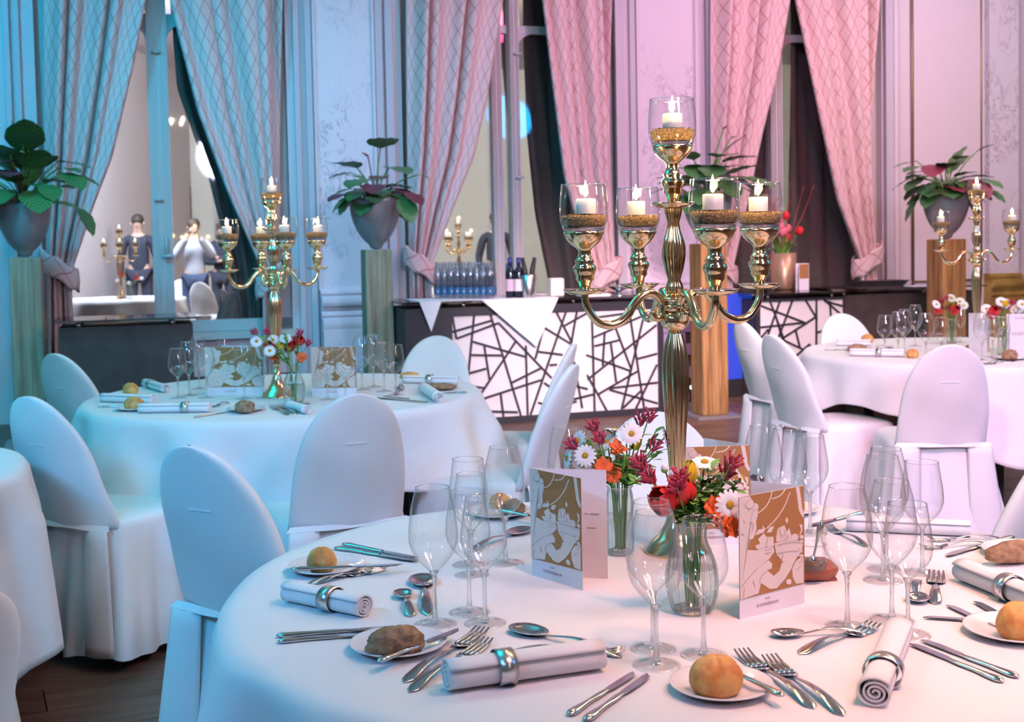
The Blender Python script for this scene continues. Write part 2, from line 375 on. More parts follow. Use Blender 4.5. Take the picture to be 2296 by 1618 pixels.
for (a, c) in wins + [(9.0, 0)]:
    b.box(x0, a, 0, .32, 0, CEIL)
    if a < 9: b.box(a, c, 0, .32, 0, zs - .05); b.box(a, c, 0, .32, zt, CEIL)
    x0 = c
wob('wall_back', b, M['plaster'])
# mouldings on the wall piers: (px range, material, proud)
tn = 0
def strip(x0, x1, m, proud, z0=.0, z1=CEIL, y=400):
    global tn; tn += 1
    o = wob('trim_%d' % tn, MB().box(U(x0, y), U(x1, y), -proud, .001, z0, z1), m); return o
def rope(x, z0=.9, m='beading', r=.012, z1=CEIL):
    global tn; tn += 1
    u = U(x); return wob('trim_%d' % tn, MB().tube([(u, -.02, z0), (u, -.02, z1)], r, 8), M[m])
zp = WU(750, 648)[1]
for (x0, x1) in ((664, 676), (690, 704), (846, 862), (868, 884)): strip(x0, x1, M['trimw'], .05)
strip(712, 838, M['marble'], .035, zp)
strip(706, 712, M['plaster'], .06, zp); strip(838, 844, M['plaster'], .06, zp)
for (x0, x1) in ((1380, 1398), (1412, 1424), (1564, 1574), (1582, 1590)): strip(x0, x1, M['trimw'], .05)
strip(1434, 1556, M['marble'], .035, zp); strip(1426, 1434, M['plaster'], .06, zp); strip(1556, 1563, M['plaster'], .06, zp)
for (x0, x1) in ((22, 34), (44, 56)): strip(x0, x1, M['trimw'], .05)
strip(1980, 2010, M['trimw'], .06); strip(1996, 2004, M['plaster'], .08)
zr = WU(2100, 628)[1]
strip(2046, 2194, M['panel'], .03, zr)
rope(2043, zr); rope(2197, zr)
global_u0, global_u1 = U(2043), U(2197)
tn += 1; wob('trim_%d' % tn, MB().tube([(global_u0, -.02, zr), (global_u1, -.02, zr)], .012, 8), M['beading'])
zq = WU(2240, 612)[1]
strip(2207, 2272, M['marble'], .08, zq); strip(2279, 2290, M['plaster'], .12); strip(2296, 2330, M['marble'], .03)
def column_base(xa, xb, m, z_top):        # moulded column base running below a marble pilaster
    global tn; tn += 1
    ua, ub = U(xa), U(xb); mb = MB(); z = z_top
    for h, pr in ((.05, .10), (.09, .17), (.04, .12), (.05, .14), (.10, .20), (.30, .22), (z, .24)):
        h = min(h, z)
        if h <= 0: break
        n = 6 if h < .12 else 1
        if n > 1:
            for k in range(n):
                q = pr - .03 * (2 * (k + .5) / n - 1) ** 2
                mb.box(ua, ub, -q, 0, z - h * (k + 1) / n, z - h * k / n)
        else: mb.box(ua, ub, -pr, 0, z - h, z)
        z -= h
    wob('trim_%d' % tn, mb, m)
column_base(708, 842, M['marble'], zp); column_base(1428, 1562, M['marble'], zp); column_base(2205, 2279, M['goldmarble'], zq)
# windows
def window(i, a, c, cols, knobs):
    root = empty('window_%d' % i); root.matrix_world = WM; tag(root, kind='structure')
    f = MB(); y0, y1 = .10, .17
    f.box(a, a + .09, y0, y1, zs, zt); f.box(c - .09, c, y0, y1, zs, zt); f.box(a, c, y0, y1, zs, zs + .09); f.box(a, c, y0, y1, zt - .09, zt)
    f.build('outer_frame', M['frame'], root)
    MB().box(a - .02, c + .02, -.10, .2, zs - .06, zs).build('window_sill', M['frame'], root)
    for (x0, x1, pr) in cols:
        u0, u1 = U(x0), U(x1); m = MB(); m.box(u0, u1, y0 - pr, y1, zs, zt)
        w = u1 - u0
        for q in (.12, .32, .62, .82): m.box(u0 + w * q, u0 + w * (q + .07), y0 - pr - .012, y0 - pr, zs, zt)
        m.build('mullion', M['frame'], root)
    ztr = WU(1190, 72)[1]
    m = MB(); m.box(a + .09, c - .09, y0, y1, ztr, ztr + .07); m.build('transom', M['frame'], root)
    for (kx, ky) in knobs:
        u, z = WU(kx, ky, -.06); k = MB(); k.tube([(u - .035, .02, z), (u + .035, .02, z)], .012, 8); k.tube([(u, .02, z), (u, .10, z)], .008, 8); k.build('hinge', M['frame'], root)
    edges = sorted([a + .09] + [e for (x0, x1, _) in cols for e in (U(x0), U(x1))] + [c - .09])
    for k in range(0, len(edges), 2):
        for (za, zb) in ((zs + .09, ztr), (ztr + .07, zt - .09)):
            if edges[k + 1] - edges[k] > .05:
                MB().box(edges[k], edges[k + 1], .13, .137, za, zb).build('pane', M['pane'], root)
        # rounded inner corners under the transom
        for s, e in ((1, edges[k]), (-1, edges[k + 1])):
            if edges[k + 1] - edges[k] < .3: continue
            pts = [(e, ztr), (e + s * .16, ztr)] + [(e + s * (.16 - .16 * math.sin(q * PI / 12)), ztr - .16 + .16 * math.cos(q * PI / 12)) for q in range(1, 7)]
            cm = MB(); cm.poly(pts, .05, Matrix.Translation((0, .105, 0))); cm.build('corner_piece', M['frame'], root)
    return root
w1 = window(1, *wins[0], [(338, 384, .05)], [(349, 118), (356, 448)])
u, z = WU(372, 530, .0)
hm = MB(); hm.tube([(u, .0, z), (u, .0, z - .16)], .012, 8); hm.tube([(u - .03, -.01, z - .16), (u + .06, -.01, z - .16)], .016, 8); hm.tube([(u, .08, z - .08), (u, 0, z - .08)], .01, 8)
hm.build('window_handle', M['frame'], w1)
window(2, *wins[1], [(1112, 1134, .03), (1152, 1172, .06)], [(1158, 122), (1163, 398)])
window(3, *wins[2], [(1736, 1762, .05)], [])
# floor, ceiling and the other walls
fl = MB().box(-10, 12, -6, 26, -.08, -.012).build('floor', M['darkbody']); tag(fl, kind='structure')
plank_mats = [wood_mat('parquet_%d' % i, c1, c2, (2.0, 26, 26), .42) for i, (c1, c2) in enumerate([((.20, .11, .075), (.12, .06, .04)), ((.24, .14, .095), (.15, .08, .055)), ((.16, .085, .06), (.10, .05, .035))])]
pl = [MB().box(-.598, .598, -.0985, .0985, -.012, 0).mesh('plank') for _ in plank_mats]
for me, mm in zip(pl, plank_mats): me.materials.append(mm)
fa = math.radians(24); ca, sa = math.cos(fa), math.sin(fa)
vis = []; rest = []
for j in range(-40, 100):
    for i in range(-12, 16):
        lx = i * 1.2 + (j % 3) * .4; ly = j * .2
        x, y = lx * ca - ly * sa, lx * sa + ly * ca
        if -5.5 < x < 8.5 and -1.5 < y < 11.4 + .31 * x:
            q = y; inview = y > 1.8 and -.44 * y < x < .44 * y
            (vis if inview and y < 9.5 else rest).append((x, y, (i * 7 + j * 3) % 3))
def rank(t):
    x, y, _ = t; s = F_PX / max(y, .5)
    near_left = (x < -.75 * (y / 3.2) and y < 4.2)
    gap = (y > 4.5 and x > -.3)
    return (0 if near_left else 1 if gap else 2, -s)
vis.sort(key=rank)
for (x, y, k) in vis[:290]:
    o = link('plank', pl[k], plank_mats[k], fl); o.location = (x, y, 0); o.rotation_euler = (0, 0, fa)
rb = MB()
for (x, y, k) in vis[290:] + rest:
    rb.box(-.598, .598, -.0985, .0985, -.012, 0, Matrix.Translation((x, y, 0)) @ Matrix.Rotation(fa, 4, 'Z'), k)
ro = rb.build('planks_beyond', plank_mats, fl); tag(ro, kind='stuff')
o = MB().box(-10, 12, -6, 26, CEIL, CEIL + .1).build('ceiling', M['plaster']); tag(o, kind='structure')
o = MB().box(-6.3, -6.1, -5, 26, 0, CEIL).build('wall_left', M['plaster']); tag(o, kind='structure')
o = MB().box(9.0, 9.2, -5, 26, 0, CEIL).build('wall_right', M['plaster']); tag(o, kind='structure')
o = MB().box(-6.1, 9.0, -5.2, -5, 0, CEIL).build('wall_front', M['plaster']); tag(o, kind='structure')
# skirting below the windows
bb = MB()
x0 = -6.0
for (a, c) in wins: bb.box(a, c, -.05, 0, 0, .30)
wob('baseboard_back', bb, M['darkbody'])

# ---------------------------------------------------------------- curtains
def curtain(name, label, outer, inner, ytie, group, side, nf=7, tieside=None, ybot=None, off=.16, mat_='curtain', tie=True):
    nf = max(2, round(nf * .72)); un = 2.65 * nf
    # outer / inner: tables (y_px, x_px) of the two edges
    root = empty(name); root.matrix_world = WM; tag(root, label, 'curtain', group)
    zt_ = 4.35; rows = 60; cols = nf * 10
    ztie = WU(outer[0][1], ytie, off)[1]; zb = .06
    mb = MB(); wtop = None
    def edge(tab, z):
        # pixel row of height z on the curtain plane near that edge
        y = PY_of(z, tab[0][1], off)
        return WU(interp(tab, y), y, off)[0]
    amp0 = .075
    def fn(u, v):
        z = zb + (zt_ - zb) * v
        a, c = edge(outer, z), edge(inner, z)
        t = u
        tight = abs(c - a) / wfull
        ph = 2 * PI * nf * (t + .035 * math.sin(5 * t * PI + .6 * z + side)) + .8 * math.sin(.9 * z + side)
        am = amp0 * (1 - .35 * (1 - tight)) * (1 + .25 * math.sin(5 * t + 1.3 * side))
        am *= .6 + .4 * math.sin(2.3 * 2 * PI * t + side * 2 + nf)
        d = am * (math.sin(ph) + .28 * math.sin(2 * ph + .6)) + .03 * math.sin(ph * .37 + .5 * z)
        x = a + (c - a) * t + .25 * (c - a) / nf * math.cos(ph) * .35
        return (x, -off + d, z)
    wfull = abs(edge(inner, zt_) - edge(outer, zt_))
    mb.grid(fn, cols, rows, uvs=lambda u, v: (u * un, (zb + (zt_ - zb) * v) / .185))
    o = mb.build('curtain_cloth', M[mat_], root, fix=False); solidify(o, .004)
    if tie:
        ua, uc = edge(outer, ztie), edge(inner, ztie)
        um = (ua + uc) / 2; hw = abs(uc - ua) / 2 + .05
        t = MB()
        def tf(u, v):
            q = 2 * PI * u; w = hw * (1 - .12 * abs(v - .5)); sg = 1 if uc > ua else -1
            return (um + w * math.cos(q), -off - (.10) * math.sin(q), ztie + (v - .5) * .17 - sg * .09 * math.cos(q) + .012 * math.sin(5 * q))
        t.grid(tf, 40, 6, closed=True, uvs=lambda u, v: (u * 5, v * 1.0))
        to = t.build('tie_band', M[mat_], root, fix=False); solidify(to, .012)
    return root
def PY_of(z, x, off):                     # pixel row at column x where the wall plane has height z
    lo, hi = -700, 2600
    for _ in range(22):
        m = (lo + hi) / 2
        if WU(x, m, off)[1] > z: lo = m
        else: hi = m
    return (lo + hi) / 2
CG = 'pink diamond-patterned curtains'
curtain('curtain', 'patterned curtain tied back beside the leftmost plant pedestal', [(-200, 92), (600, 104), (760, 104)], [(-200, 350), (0, 325), (150, 296), (350, 250), (450, 212), (600, 162), (640, 160), (800, 166)], 606, CG, 0)
curtain('curtain', 'patterned curtain hanging behind the left candelabra', [(-200, 640), (600, 628), (760, 622)], [(-200, 355), (0, 382), (250, 445), (430, 510), (600, 582), (640, 588), (800, 590)], 622, CG, 1)
curtain('curtain', 'patterned curtain tied back behind the water bottles', [(-200, 908), (760, 922)], [(-200, 1140), (0, 1123), (200, 1092), (350, 1060), (480, 1008), (590, 968), (640, 966), (800, 975)], 598, CG, 0)
curtain('curtain', 'patterned curtain directly left of the tall middle candelabra', [(-200, 1368), (600, 1384), (800, 1386)], [(-200, 1195), (0, 1214), (200, 1237), (400, 1262), (590, 1318), (640, 1330), (800, 1330)], 615, CG, 1)
curtain('curtain', 'patterned curtain partly behind the middle candelabra, left half of right window', [(-200, 1594), (760, 1600)], [(-200, 1790), (0, 1766), (150, 1742), (300, 1706), (480, 1668), (600, 1640), (800, 1640)], 600, CG, 0)
curtain('curtain', 'patterned curtain knotted above the stack of menus, rightmost curtain', [(-200, 1972), (600, 1968), (800, 1968)], [(-200, 1760), (0, 1780), (250, 1830), (450, 1872), (590, 1922), (640, 1924), (800, 1920)], 582, CG, 1)
DG = 'brown inner drapes'
curtain('drape', 'dark brown inner drape in the left window', [(-200, 640), (800, 600)], [(-200, 380), (0, 384), (200, 400), (400, 470), (600, 520), (700, 538), (800, 540)], 690, DG, 1, nf=5, off=-.26, mat_='sheer', tie=False)
curtain('drape', 'brown inner drape left of the narrow post in the middle window', [(-200, 1150), (100, 1152), (760, 1156)], [(-200, 1122), (100, 1124), (300, 1140), (500, 1154), (800, 1154)], 690, DG, 0, nf=2, off=-.26, mat_='sheer', tie=False)
curtain('drape', 'brown inner drape right of the narrow post in the middle window', [(-200, 1380), (760, 1330)], [(-200, 1172), (100, 1176), (300, 1186), (480, 1206), (650, 1240), (800, 1240)], 690, DG, 1, nf=4, off=-.26, mat_='sheer', tie=False)
curtain('drape', 'dark brown drape filling the left pane of the right window', [(-200, 1592), (800, 1598)], [(-200, 1736), (800, 1736)], 690, DG, 0, nf=4, off=-.26, mat_='sheer', tie=False)
curtain('drape', 'dark brown drape filling the right pane of the right window', [(-200, 1975), (800, 1972)], [(-200, 1764), (800, 1768)], 690, DG, 1, nf=6, off=-.26, mat_='sheer', tie=False)

# ---------------------------------------------------------------- the hall seen through the windows
far = MB().box(-10, 9, 24.0, 24.2, 0, CEIL).build('wall_far', mat('far_wall_cream', (.80, .76, .66), .7)); tag(far, kind='structure')
area('far_hall_light', (-5, 15.5, 4.3), (-5, 19.5, 1.0), 2.0, 620, (.75, .85, 1.0))
area('far_hall_light', (0.5, 15.0, 4.3), (.3, 21.5, 1.0), 2.0, 380, (1.0, .85, .65))
for k, x in enumerate((-7.2, -5.6, -3.2, -.4, .9)):
    o = MB().box(x, x + .35, 23.85, 24.02, 0, CEIL).build('trim_%d' % (100 + k), M['trimw']); tag(o, kind='structure')
o = tag(MB().box(-6.9, -6.1, 23.9, 23.98, 0, 2.5).build('door_1', M['darkbody']), kind='structure')
# ---------------------------------------------------------------- tables
TZ = 0.75
def table(cx, cy, R, label, clabel, ang, side=1.05, seed=0, cornerdrop=.30, base=.26):
    t = empty('round_table', (cx, cy, 0), 0, label, 'table', 'round banquet tables')
    MB().lathe([(R - .02, TZ - .035), (R - .005, TZ - .03), (R - .005, TZ - .012), (R - .02, TZ - .006)], 48).build('tabletop', M['woodpale'], t)
    lm = MB().box(-.02, .02, -.02, .02, 0, TZ - .036).mesh('leg')
    for k in range(4):
        a = ang + PI / 4 + k * PI / 2
        o = link('leg', lm, M['black'], t); o.location = (.62 * R * math.cos(a), .62 * R * math.sin(a), 0)
    # the cloth: a square sheet laid over the round top
    mb = MB(); NU, NR, ND = 144, 6, 14
    def ext(a):
        q = (a - ang) % (PI / 2) - PI / 4                     # 0 at a corner of the sheet
        return base + cornerdrop * math.exp(-(q / .38) ** 2) + .012 * math.sin(9 * a + seed)
    def fn(u, v):
        a = 2 * PI * u
        if v <= .3: r = R * (v / .3) * .985; return (cx + r * math.cos(a), cy + r * math.sin(a), TZ)
        w = (v - .3) / .7; L = ext(a); d = w * L
        fold = math.sin(11 * a + seed + .9 * math.sin(3 * a)) * .7 + .4 * math.sin(19 * a + 2 * seed) + .5 * math.sin(5 * a + seed)
        q = (a - ang) % (PI / 2) - PI / 4
        corner = math.exp(-(q / .30) ** 2)
        arc = min(d, .03); r = R * .985 + arc * .9
        r += (d - arc) * (.10 + .18 * corner) + .038 * fold * min(1, d / .16) ** 1.3
        z = TZ - max(0, d - .012) * (.985 - .03 * corner) - .0006
        return (cx + r * math.cos(a), cy + r * math.sin(a), z)
    mb.grid(fn, NU, 34, closed=True)
    o = mb.build('tablecloth', M['cloth'], None, fix=False)
    solidify(o, .0015, -1)
    tag(o, clabel, 'tablecloth', 'white tablecloths')
    return t
MAIN = (.245, 2.22)
c2 = P(620, 888, TZ); LEFT = (c2.x + .02, c2.y + .08)
c3 = P(2188, 786, TZ); RIGHT = (c3.x, c3.y + .02)
table(*MAIN, .757, 'round banquet table in the foreground under a white cloth', 'white cloth on the large foreground table', .9, seed=1, base=.34)
table(*LEFT, .80, 'round banquet table at left under a white cloth', 'white cloth on the left table with blue reflections of light', .62, seed=2, base=.30, cornerdrop=.16)
bpy.data.objects['tablecloth.001']['label'] = 'white cloth on the left table, draped behind two covered chairs'
table(*RIGHT, .86, 'round banquet table at right under a white cloth', 'white cloth with pointed corners on the right table', 2.2, seed=4, base=.22, cornerdrop=.24)
p4 = P(38, 1062, TZ); table(p4.x - .80, p4.y - .05, .78, 'round table cut off by the left picture edge', 'white cloth just visible at the left picture edge', .3, seed=6, base=.5)

# ---------------------------------------------------------------- covered chairs
def make_chair():
    root = empty('banquet_chair')
    def hw(z):
        t = max(0, (z - .40) / .50); return .180 * max(0.0, 1 - t ** 4.2) ** .5 * (1.0 + .08 * (1 - t))
    def yb(z): return -.20 - .16 * max(0, z - .42) / .48
    # backrest cover: closed slab with a rounded head
    mb = MB(); NZ, NA = 34, 44
    def fn(u, v):
        t = 1 - (1 - v) ** 1.7; z = .45 + (.90 - .45) * t
        w = hw(min(z, .8999)); a = 2 * PI * u; ct, st = math.cos(a), math.sin(a)
        d = .030 * (1 - .55 * t ** 4) * (1 if w > .02 else w / .02)
        x = w * math.copysign(abs(ct) ** .55, ct); y = d * math.copysign(abs(st) ** .75, st)
        rip = (.005 * math.sin(20 * x + 7 * z) + .004 * math.sin(34 * x - 15 * z + 1) + .003 * math.sin(11 * x + 25 * z)) * (1 - t ** 3) * (.35 + .65 * (1 - t))
        return (x, yb(z) + y + rip - .03 * (x / .2) ** 2 * -1, z)
    mb.grid(fn, NA, NZ, closed=True); n0 = len(mb.v)
    mb.f.append(tuple(range(NA))); mb.mi.append(0); mb.sm.append(False)
    mb.build('back_cover', M['cover'], root)
    # seat and skirt: loft from seat edge to the hem with inverted pleats
    mb = MB(); N = 96
    def per(a, r):
        ct, st = math.cos(a), math.sin(a); q = (abs(ct) ** 5 + abs(st) ** 5) ** (-.2); return q * ct * r, q * st * r
    rings = [(.0, .480, 0), (.12, .482, 0), (.195, .478, 0), (.212, .466, 0), (.216, .445, 0), (.222, .38, .2), (.232, .28, .45), (.246, .16, .75), (.258, .08, .95), (.262, .045, 1)]
    for (r, z, fl_) in rings:
        for k in range(N):
            a = 2 * PI * k / N; x, y = per(a, r)
            f = fl_ * (.018 * math.sin(9 * a + .5) + .012 * math.sin(17 * a + 1.0))
            cnr = math.exp(-((((a) % (PI / 2)) - PI / 4) / .16) ** 2) * fl_ * .035
            rr = 1 + (f + cnr) / max(r, .1)
            mb.v.append((x * rr, y * rr + (-.0 if y > 0 else -.015 * fl_), z + .012 * fl_ * math.sin(5 * a)))
    for i in range(len(rings) - 1):
        for k in range(N):
            k2 = (k + 1) % N; mb.f.append((i * N + k, i * N + k2, (i + 1) * N + k2, (i + 1) * N + k)); mb.mi.append(0); mb.sm.append(True)
    o = mb.build('seat_skirt', M['cover'], root)
    # rear flap of the back cover hanging over the skirt, and two side pleats
    mb = MB()
    mb.grid(lambda u, v: ((u - .5) * (.388 + .03 * v), -.226 - .012 * v - .016 * (1 - (2 * u - 1) ** 2) + .004 * math.sin(14 * u), .47 - .016 * v - .0), 20, 3)
    mb.build('flap', M['cover'], root, fix=False)
    for s in (-1, 1):
        mb = MB()
        mb.grid(lambda u, v: (s * (.10 + .10 * u + .05 * v * u), -.236 - .03 * v - .014 * math.sin(PI * u) * (1 + v), .455 - .40 * v), 10, 12)
        q = mb.build('pleat', M['cover'], root, fix=False); solidify(q, .003)
    MB().box(-.036, .036, yb(.74) - .0300, yb(.74) - .0255, .738, .742).build('grip_slot', M['cover'], root)
    lg = MB().lathe([(.011, 0), (.012, .03), (.012, .35)], 10).mesh('leg')
    for sx in (-1, 1):
        for sy in (-1, 1):
            l = link('leg', lg, M['legmetal'], root); l.location = (sx * .19, sy * .19 - .01, 0)
    return root
chair0 = make_chair(); used = False
CHG = 'white covered banquet chairs'
def chair(px, py, face, label, dz=0):
    """px, py: pixel of the top of the back; face: heading of the sitter in degrees (0 = away from the camera, 90 = right)"""
    global used
    p = P(px, py, .90); a = -math.radians(face)
    o = chair0 if not used else copy_tree(chair0)
    used = True
    back = Matrix.Rotation(a, 3, 'Z') @ Vector((0, -.36, 0))
    o.location = (p.x - back.x, p.y - back.y, 0); o.rotation_euler = (0, 0, a)
    tag(o, label, 'chair', CHG); return o
chair(62, 888, 30, 'covered chair with its back to us left of the left table')
chair(424, 998, 30, 'covered chair standing beside the left rim of the foreground table')
chair(800, 882, -22, 'covered chair seen squarely from behind at the left table')
chair(980, 752, 188, 'covered chair on the far side of the left table near the bar')
chair(122, 792, 30, 'covered chair behind the nearest left chair, by the pale plant pedestal')
chair(1287, 771, -80, 'rear one of two chairs seen edge-on in front of the bar')
chair(1288, 816, -72, 'front one of two chairs seen edge-on in front of the bar')
chair(1466, 922, 176, 'covered chair behind the middle candelabra and the flowers')
chair(1660, 719, 72, 'narrow-looking covered chair nearest the timber pedestal base')
chair(1728, 750, 70, 'covered chair turned sideways with its seat towards the right table')
chair(2134, 772, 4, 'covered chair seen squarely from behind at the right table')
chair(1884, 702, 168, 'covered chair on the far side of the right table')
chair(2392, 962, -50, 'covered chair cut off by the right picture edge')
chair(-70, 1330, -70, 'covered chair cut off at the lower left corner')

# ---------------------------------------------------------------- bar counters
BZ, BS = 9.40, .30
BA = math.atan(BS); BT = Vector((math.cos(BA), math.sin(BA), 0)); BN = Vector((math.sin(BA), -math.cos(BA), 0))
def bar_frame(pt):
    o = Vector((pt.x, pt.y, 0))
    Mx = Matrix(((BT.x, -BN.x, 0, o.x), (BT.y, -BN.y, 0, o.y), (0, 0, 1, 0), (0, 0, 0, 1)))
    def B(x, y, off=0):
        d = ray(x, y); oo = o + BN * off; t = (oo - CAM).dot(BN) / d.dot(BN); p = CAM + d * t
        return (p - o).dot(BT), p.z
    return Mx, B
def bar(label, origin_px, s, x0, x1, ytop, pan, lines, xl=None, depth=.62, standoffs=()):
    Mx, B = bar_frame(PS(*origin_px, s)); root = empty('bar_counter'); root.matrix_world = Mx; tag(root, label, 'bar counter')
    ua, ub = B(x0, ytop)[0], B(x1, ytop)[0]; zt_ = B((x0 + x1) / 2, ytop)[1]
    MB().box(ua, ub, .012, depth, 0, zt_ - .05).build('body', M['darkbody'], root)
    MB().box(ua - .03, ub + .03, -.06, depth + .02, zt_ - .014, zt_).build('glass_top', M['blacktop'], root)
    for sx in standoffs:
        u, _ = B(sx, ytop); MB().tube([(u, -.01, zt_ - .05), (u, -.01, zt_ - .014)], .016, 12).build('standoff', M['steel'], root)
        MB().tube([(u, depth - .06, zt_ - .05), (u, depth - .06, zt_ - .014)], .016, 12).build('standoff', M['steel'], root)
    if pan:
        (pa, pb, pyt, pyb) = pan
        u0, u1 = B(pa, pyt)[0], B(pb, pyt)[0]; z1 = B((pa + pb) / 2, pyt)[1]; z0 = max(.05, B((pa + pb) / 2, pyb)[1])
        MB().box(u0, u1, 0, .012, z0, z1).build('white_panel', M['white_acryl'], root)
        fm = MB(); fm.box(ua, u0, -.02, .012, 0, zt_ - .05); fm.box(u1, ub, -.02, .012, 0, zt_ - .05); fm.box(u0, u1, -.02, .012, z1, zt_ - .05); fm.box(u0, u1, -.02, .012, 0, z0)
        fm.build('panel_frame', M['strip'], root)
        for (a, c) in lines:
            (xa, za), (xb, zb) = B(*a), B(*c)
            za, zb = min(max(za, z0), z1), min(max(zb, z0), z1); xa, xb = min(max(xa, u0), u1), min(max(xb, u0), u1)
            v = Vector((xb - xa, 0, zb - za)); L = v.length
            if L < .02: continue
            Mt = Matrix.Translation((xa, 0, za)) @ Matrix.Rotation(-math.atan2(v.z, v.x), 4, 'Y')
            MB().box(0, L, -.010, -.0004, -.008, .008, Mt).build('black_strip', M['strip'], root)
    return root, Mx, B, zt_
def z5(*L): return [((1000 + a / 3.28, 640 + b_ / 3.28), (1000 + c / 3.28, 640 + d / 3.28)) for (a, b_, c, d) in L]
def z7(*L): return [((1700 + a / 2.696, 300 + b_ / 2.696), (1700 + c / 2.696, 300 + d / 2.696)) for (a, b_, c, d) in L]
L1 = z5((205, 205, 155, 725), (325, 205, 550, 1000), (45, 340, 340, 255), (75, 390, 385, 275), (45, 215, 75, 390), (190, 410, 580, 522), (180, 510, 410, 513), (280, 445, 318, 690),
        (165, 645, 295, 610), (155, 735, 280, 752), (515, 405, 255, 795), (585, 440, 600, 995), (275, 830, 710, 690), (480, 715, 700, 605), (400, 795, 422, 1005), (320, 925, 525, 930),
        (385, 275, 775, 680), (715, 310, 655, 540), (690, 290, 920, 430), (675, 485, 855, 508), (880, 190, 620, 990), (720, 715, 765, 745), (675, 860, 725, 872), (810, 190, 925, 420),
        (960, 180, 920, 420), (870, 295, 1040, 200), (760, 585, 815, 580), (1070, 190, 1092, 960), (1095, 235, 1320, 205), (1085, 380, 1460, 215), (1165, 345, 1150, 590),
        (1090, 445, 1275, 400), (1210, 425, 1250, 710), (1245, 310, 1360, 615), (1030, 510, 1350, 625), (1040, 690, 1545, 290), (1350, 215, 1400, 540), (1400, 540, 1455, 915),
        (1455, 215, 1290, 940), (1400, 540, 1550, 500), (1115, 800, 1405, 630), (1035, 655, 1180, 955), (1200, 755, 1555, 712), (1200, 765, 1555, 865), (1550, 580, 1395, 920), (1300, 900, 1430, 775),
        (800, 700, 1040, 760), (830, 860, 1080, 800), (940, 560, 1000, 900), (700, 930, 960, 850))
L2 = z7((70, 1005, 100, 1090), (100, 1090, 240, 1490), (130, 1005, 30, 1290), (205, 1005, 110, 1260), (0, 1035, 280, 1140), (0, 1170, 270, 1140), (145, 1235, 340, 1110), (285, 1005, 355, 1120),
        (350, 1000, 350, 1490), (395, 1000, 510, 1100), (400, 1010, 510, 1040), (110, 1120, 150, 1260), (125, 1260, 265, 1480), (160, 1250, 330, 1330), (225, 1190, 250, 1290), (310, 1270, 295, 1450),
        (180, 1380, 310, 1270), (220, 1415, 345, 1380), (220, 1500, 340, 1440), (0, 1240, 60, 1180), (355, 1200, 510, 1150), (430, 1010, 470, 1500), (360, 1330, 510, 1300))
bar1, BM1, B1, z1t = bar('dark bar counter with a white panel of crossing black strips under bottles', (1240, 800), 297, 906, 1484, 668, (1012, 1473, 700, 945), L1, standoffs=(1038, 1284))
bar2, BM2, B2, z2t = bar('dark bar counter with black crossed strips left of the plain brown counter', (1790, 780), 268, 1692, 1892, 655, (1702, 1889, 673, 893), L2, standoffs=(1720, 1863))
bar3, BM3, B3, z3t = bar('plain brown counter under the stack of menus, right of the strip panel', (1990, 780), 262, 1893, 2196, 643, None, [], standoffs=(1890, 2068))
bar4, BM4, B4, z4t = bar('plain dark counter below the left window', (280, 800), 336, 130, 432, 714, None, [], standoffs=(176, 386), depth=.5)
# objects standing on a counter: position by pixel at the counter's top
def on_bar(B, Mx, x, y, zt_, off=None):
    p = P(x, y, zt_); return p
# draped white cloth on the bar
def bar_cloth():
    mb = MB(); u0, u1 = B1(936, 680)[0], B1(1246, 672)[0]; zt_ = z1t
    um = B1(1196, 775)[0]; ua = B1(1074, 680)[0]; ul = B1(962, 740)[0]; ulb = B1(985, 690)[0]
    zlow = B1(1196, 775)[1]; zl2 = B1(966, 742)[1]
    mb.box(u0, u1, -.066, .45, zt_ + .001, zt_ + .004)
    mb2 = MB()
    T = Matrix.Translation((0, -.072, 0))
    mb2.poly([(ua, zt_ + .003), (um, zlow), (u1, zt_ + .003)], .005, T)
    mb3 = MB().poly([(u0, zt_ + .003), (ul, zl2), (ulb, zt_ + .003)], .005, T)
    r = empty('bar_cloth'); r.matrix_world = BM1; tag(r, 'white cloth laid over the bar with two pointed corners hanging down', 'tablecloth')
    mb.build('cloth_top', M['cloth'], r); mb2.build('hanging_corner', M['cloth'], r); mb3.build('hanging_corner', M['cloth'], r)
bar_cloth()
ZC = z1t + .004
# water bottles
def make_bottle():
    r = empty('water_bottle')
    MB().lathe([(.028, 0), (.030, .01), (.030, .175), (.026, .20), (.016, .235), (.013, .25)], 16).build('bottle_body', M['bottleblue'], r)
    MB().lathe([(.0135, .25), (.0135, .268), (.008, .27)], 12).build('cap', M['bottleblue'], r)
    MB().lathe([(.0306, .03), (.0306, .085)], 16, cap=False).build('label_band', M['labelb'], r)
    o = MB(); 
    for (a, c, d, e) in ((-.006, .006, .052, .055), (-.0025, .0025, .055, .064)): o.box(a, c, -.0315, -.0308, d, e)
    o.build('emblem', M['labelw'], r)
    return r
b0 = make_bottle(); k = 0
pts = []
for row in range(3):
    for i in range(9):
        pts.append((983 + 14.5 * i + (row % 2) * 7 - row * 1, 669 - row * 3.4))
for (x, y) in pts:
    o = b0 if k == 0 else copy_tree(b0); k += 1
    o.location = P(x, y, ZC); o.rotation_euler = (0, 0, rnd.uniform(-.3, .3))
    tag(o, 'clear water bottle with dark blue label in the bar pack', 'bottle', 'water bottles on the bar')
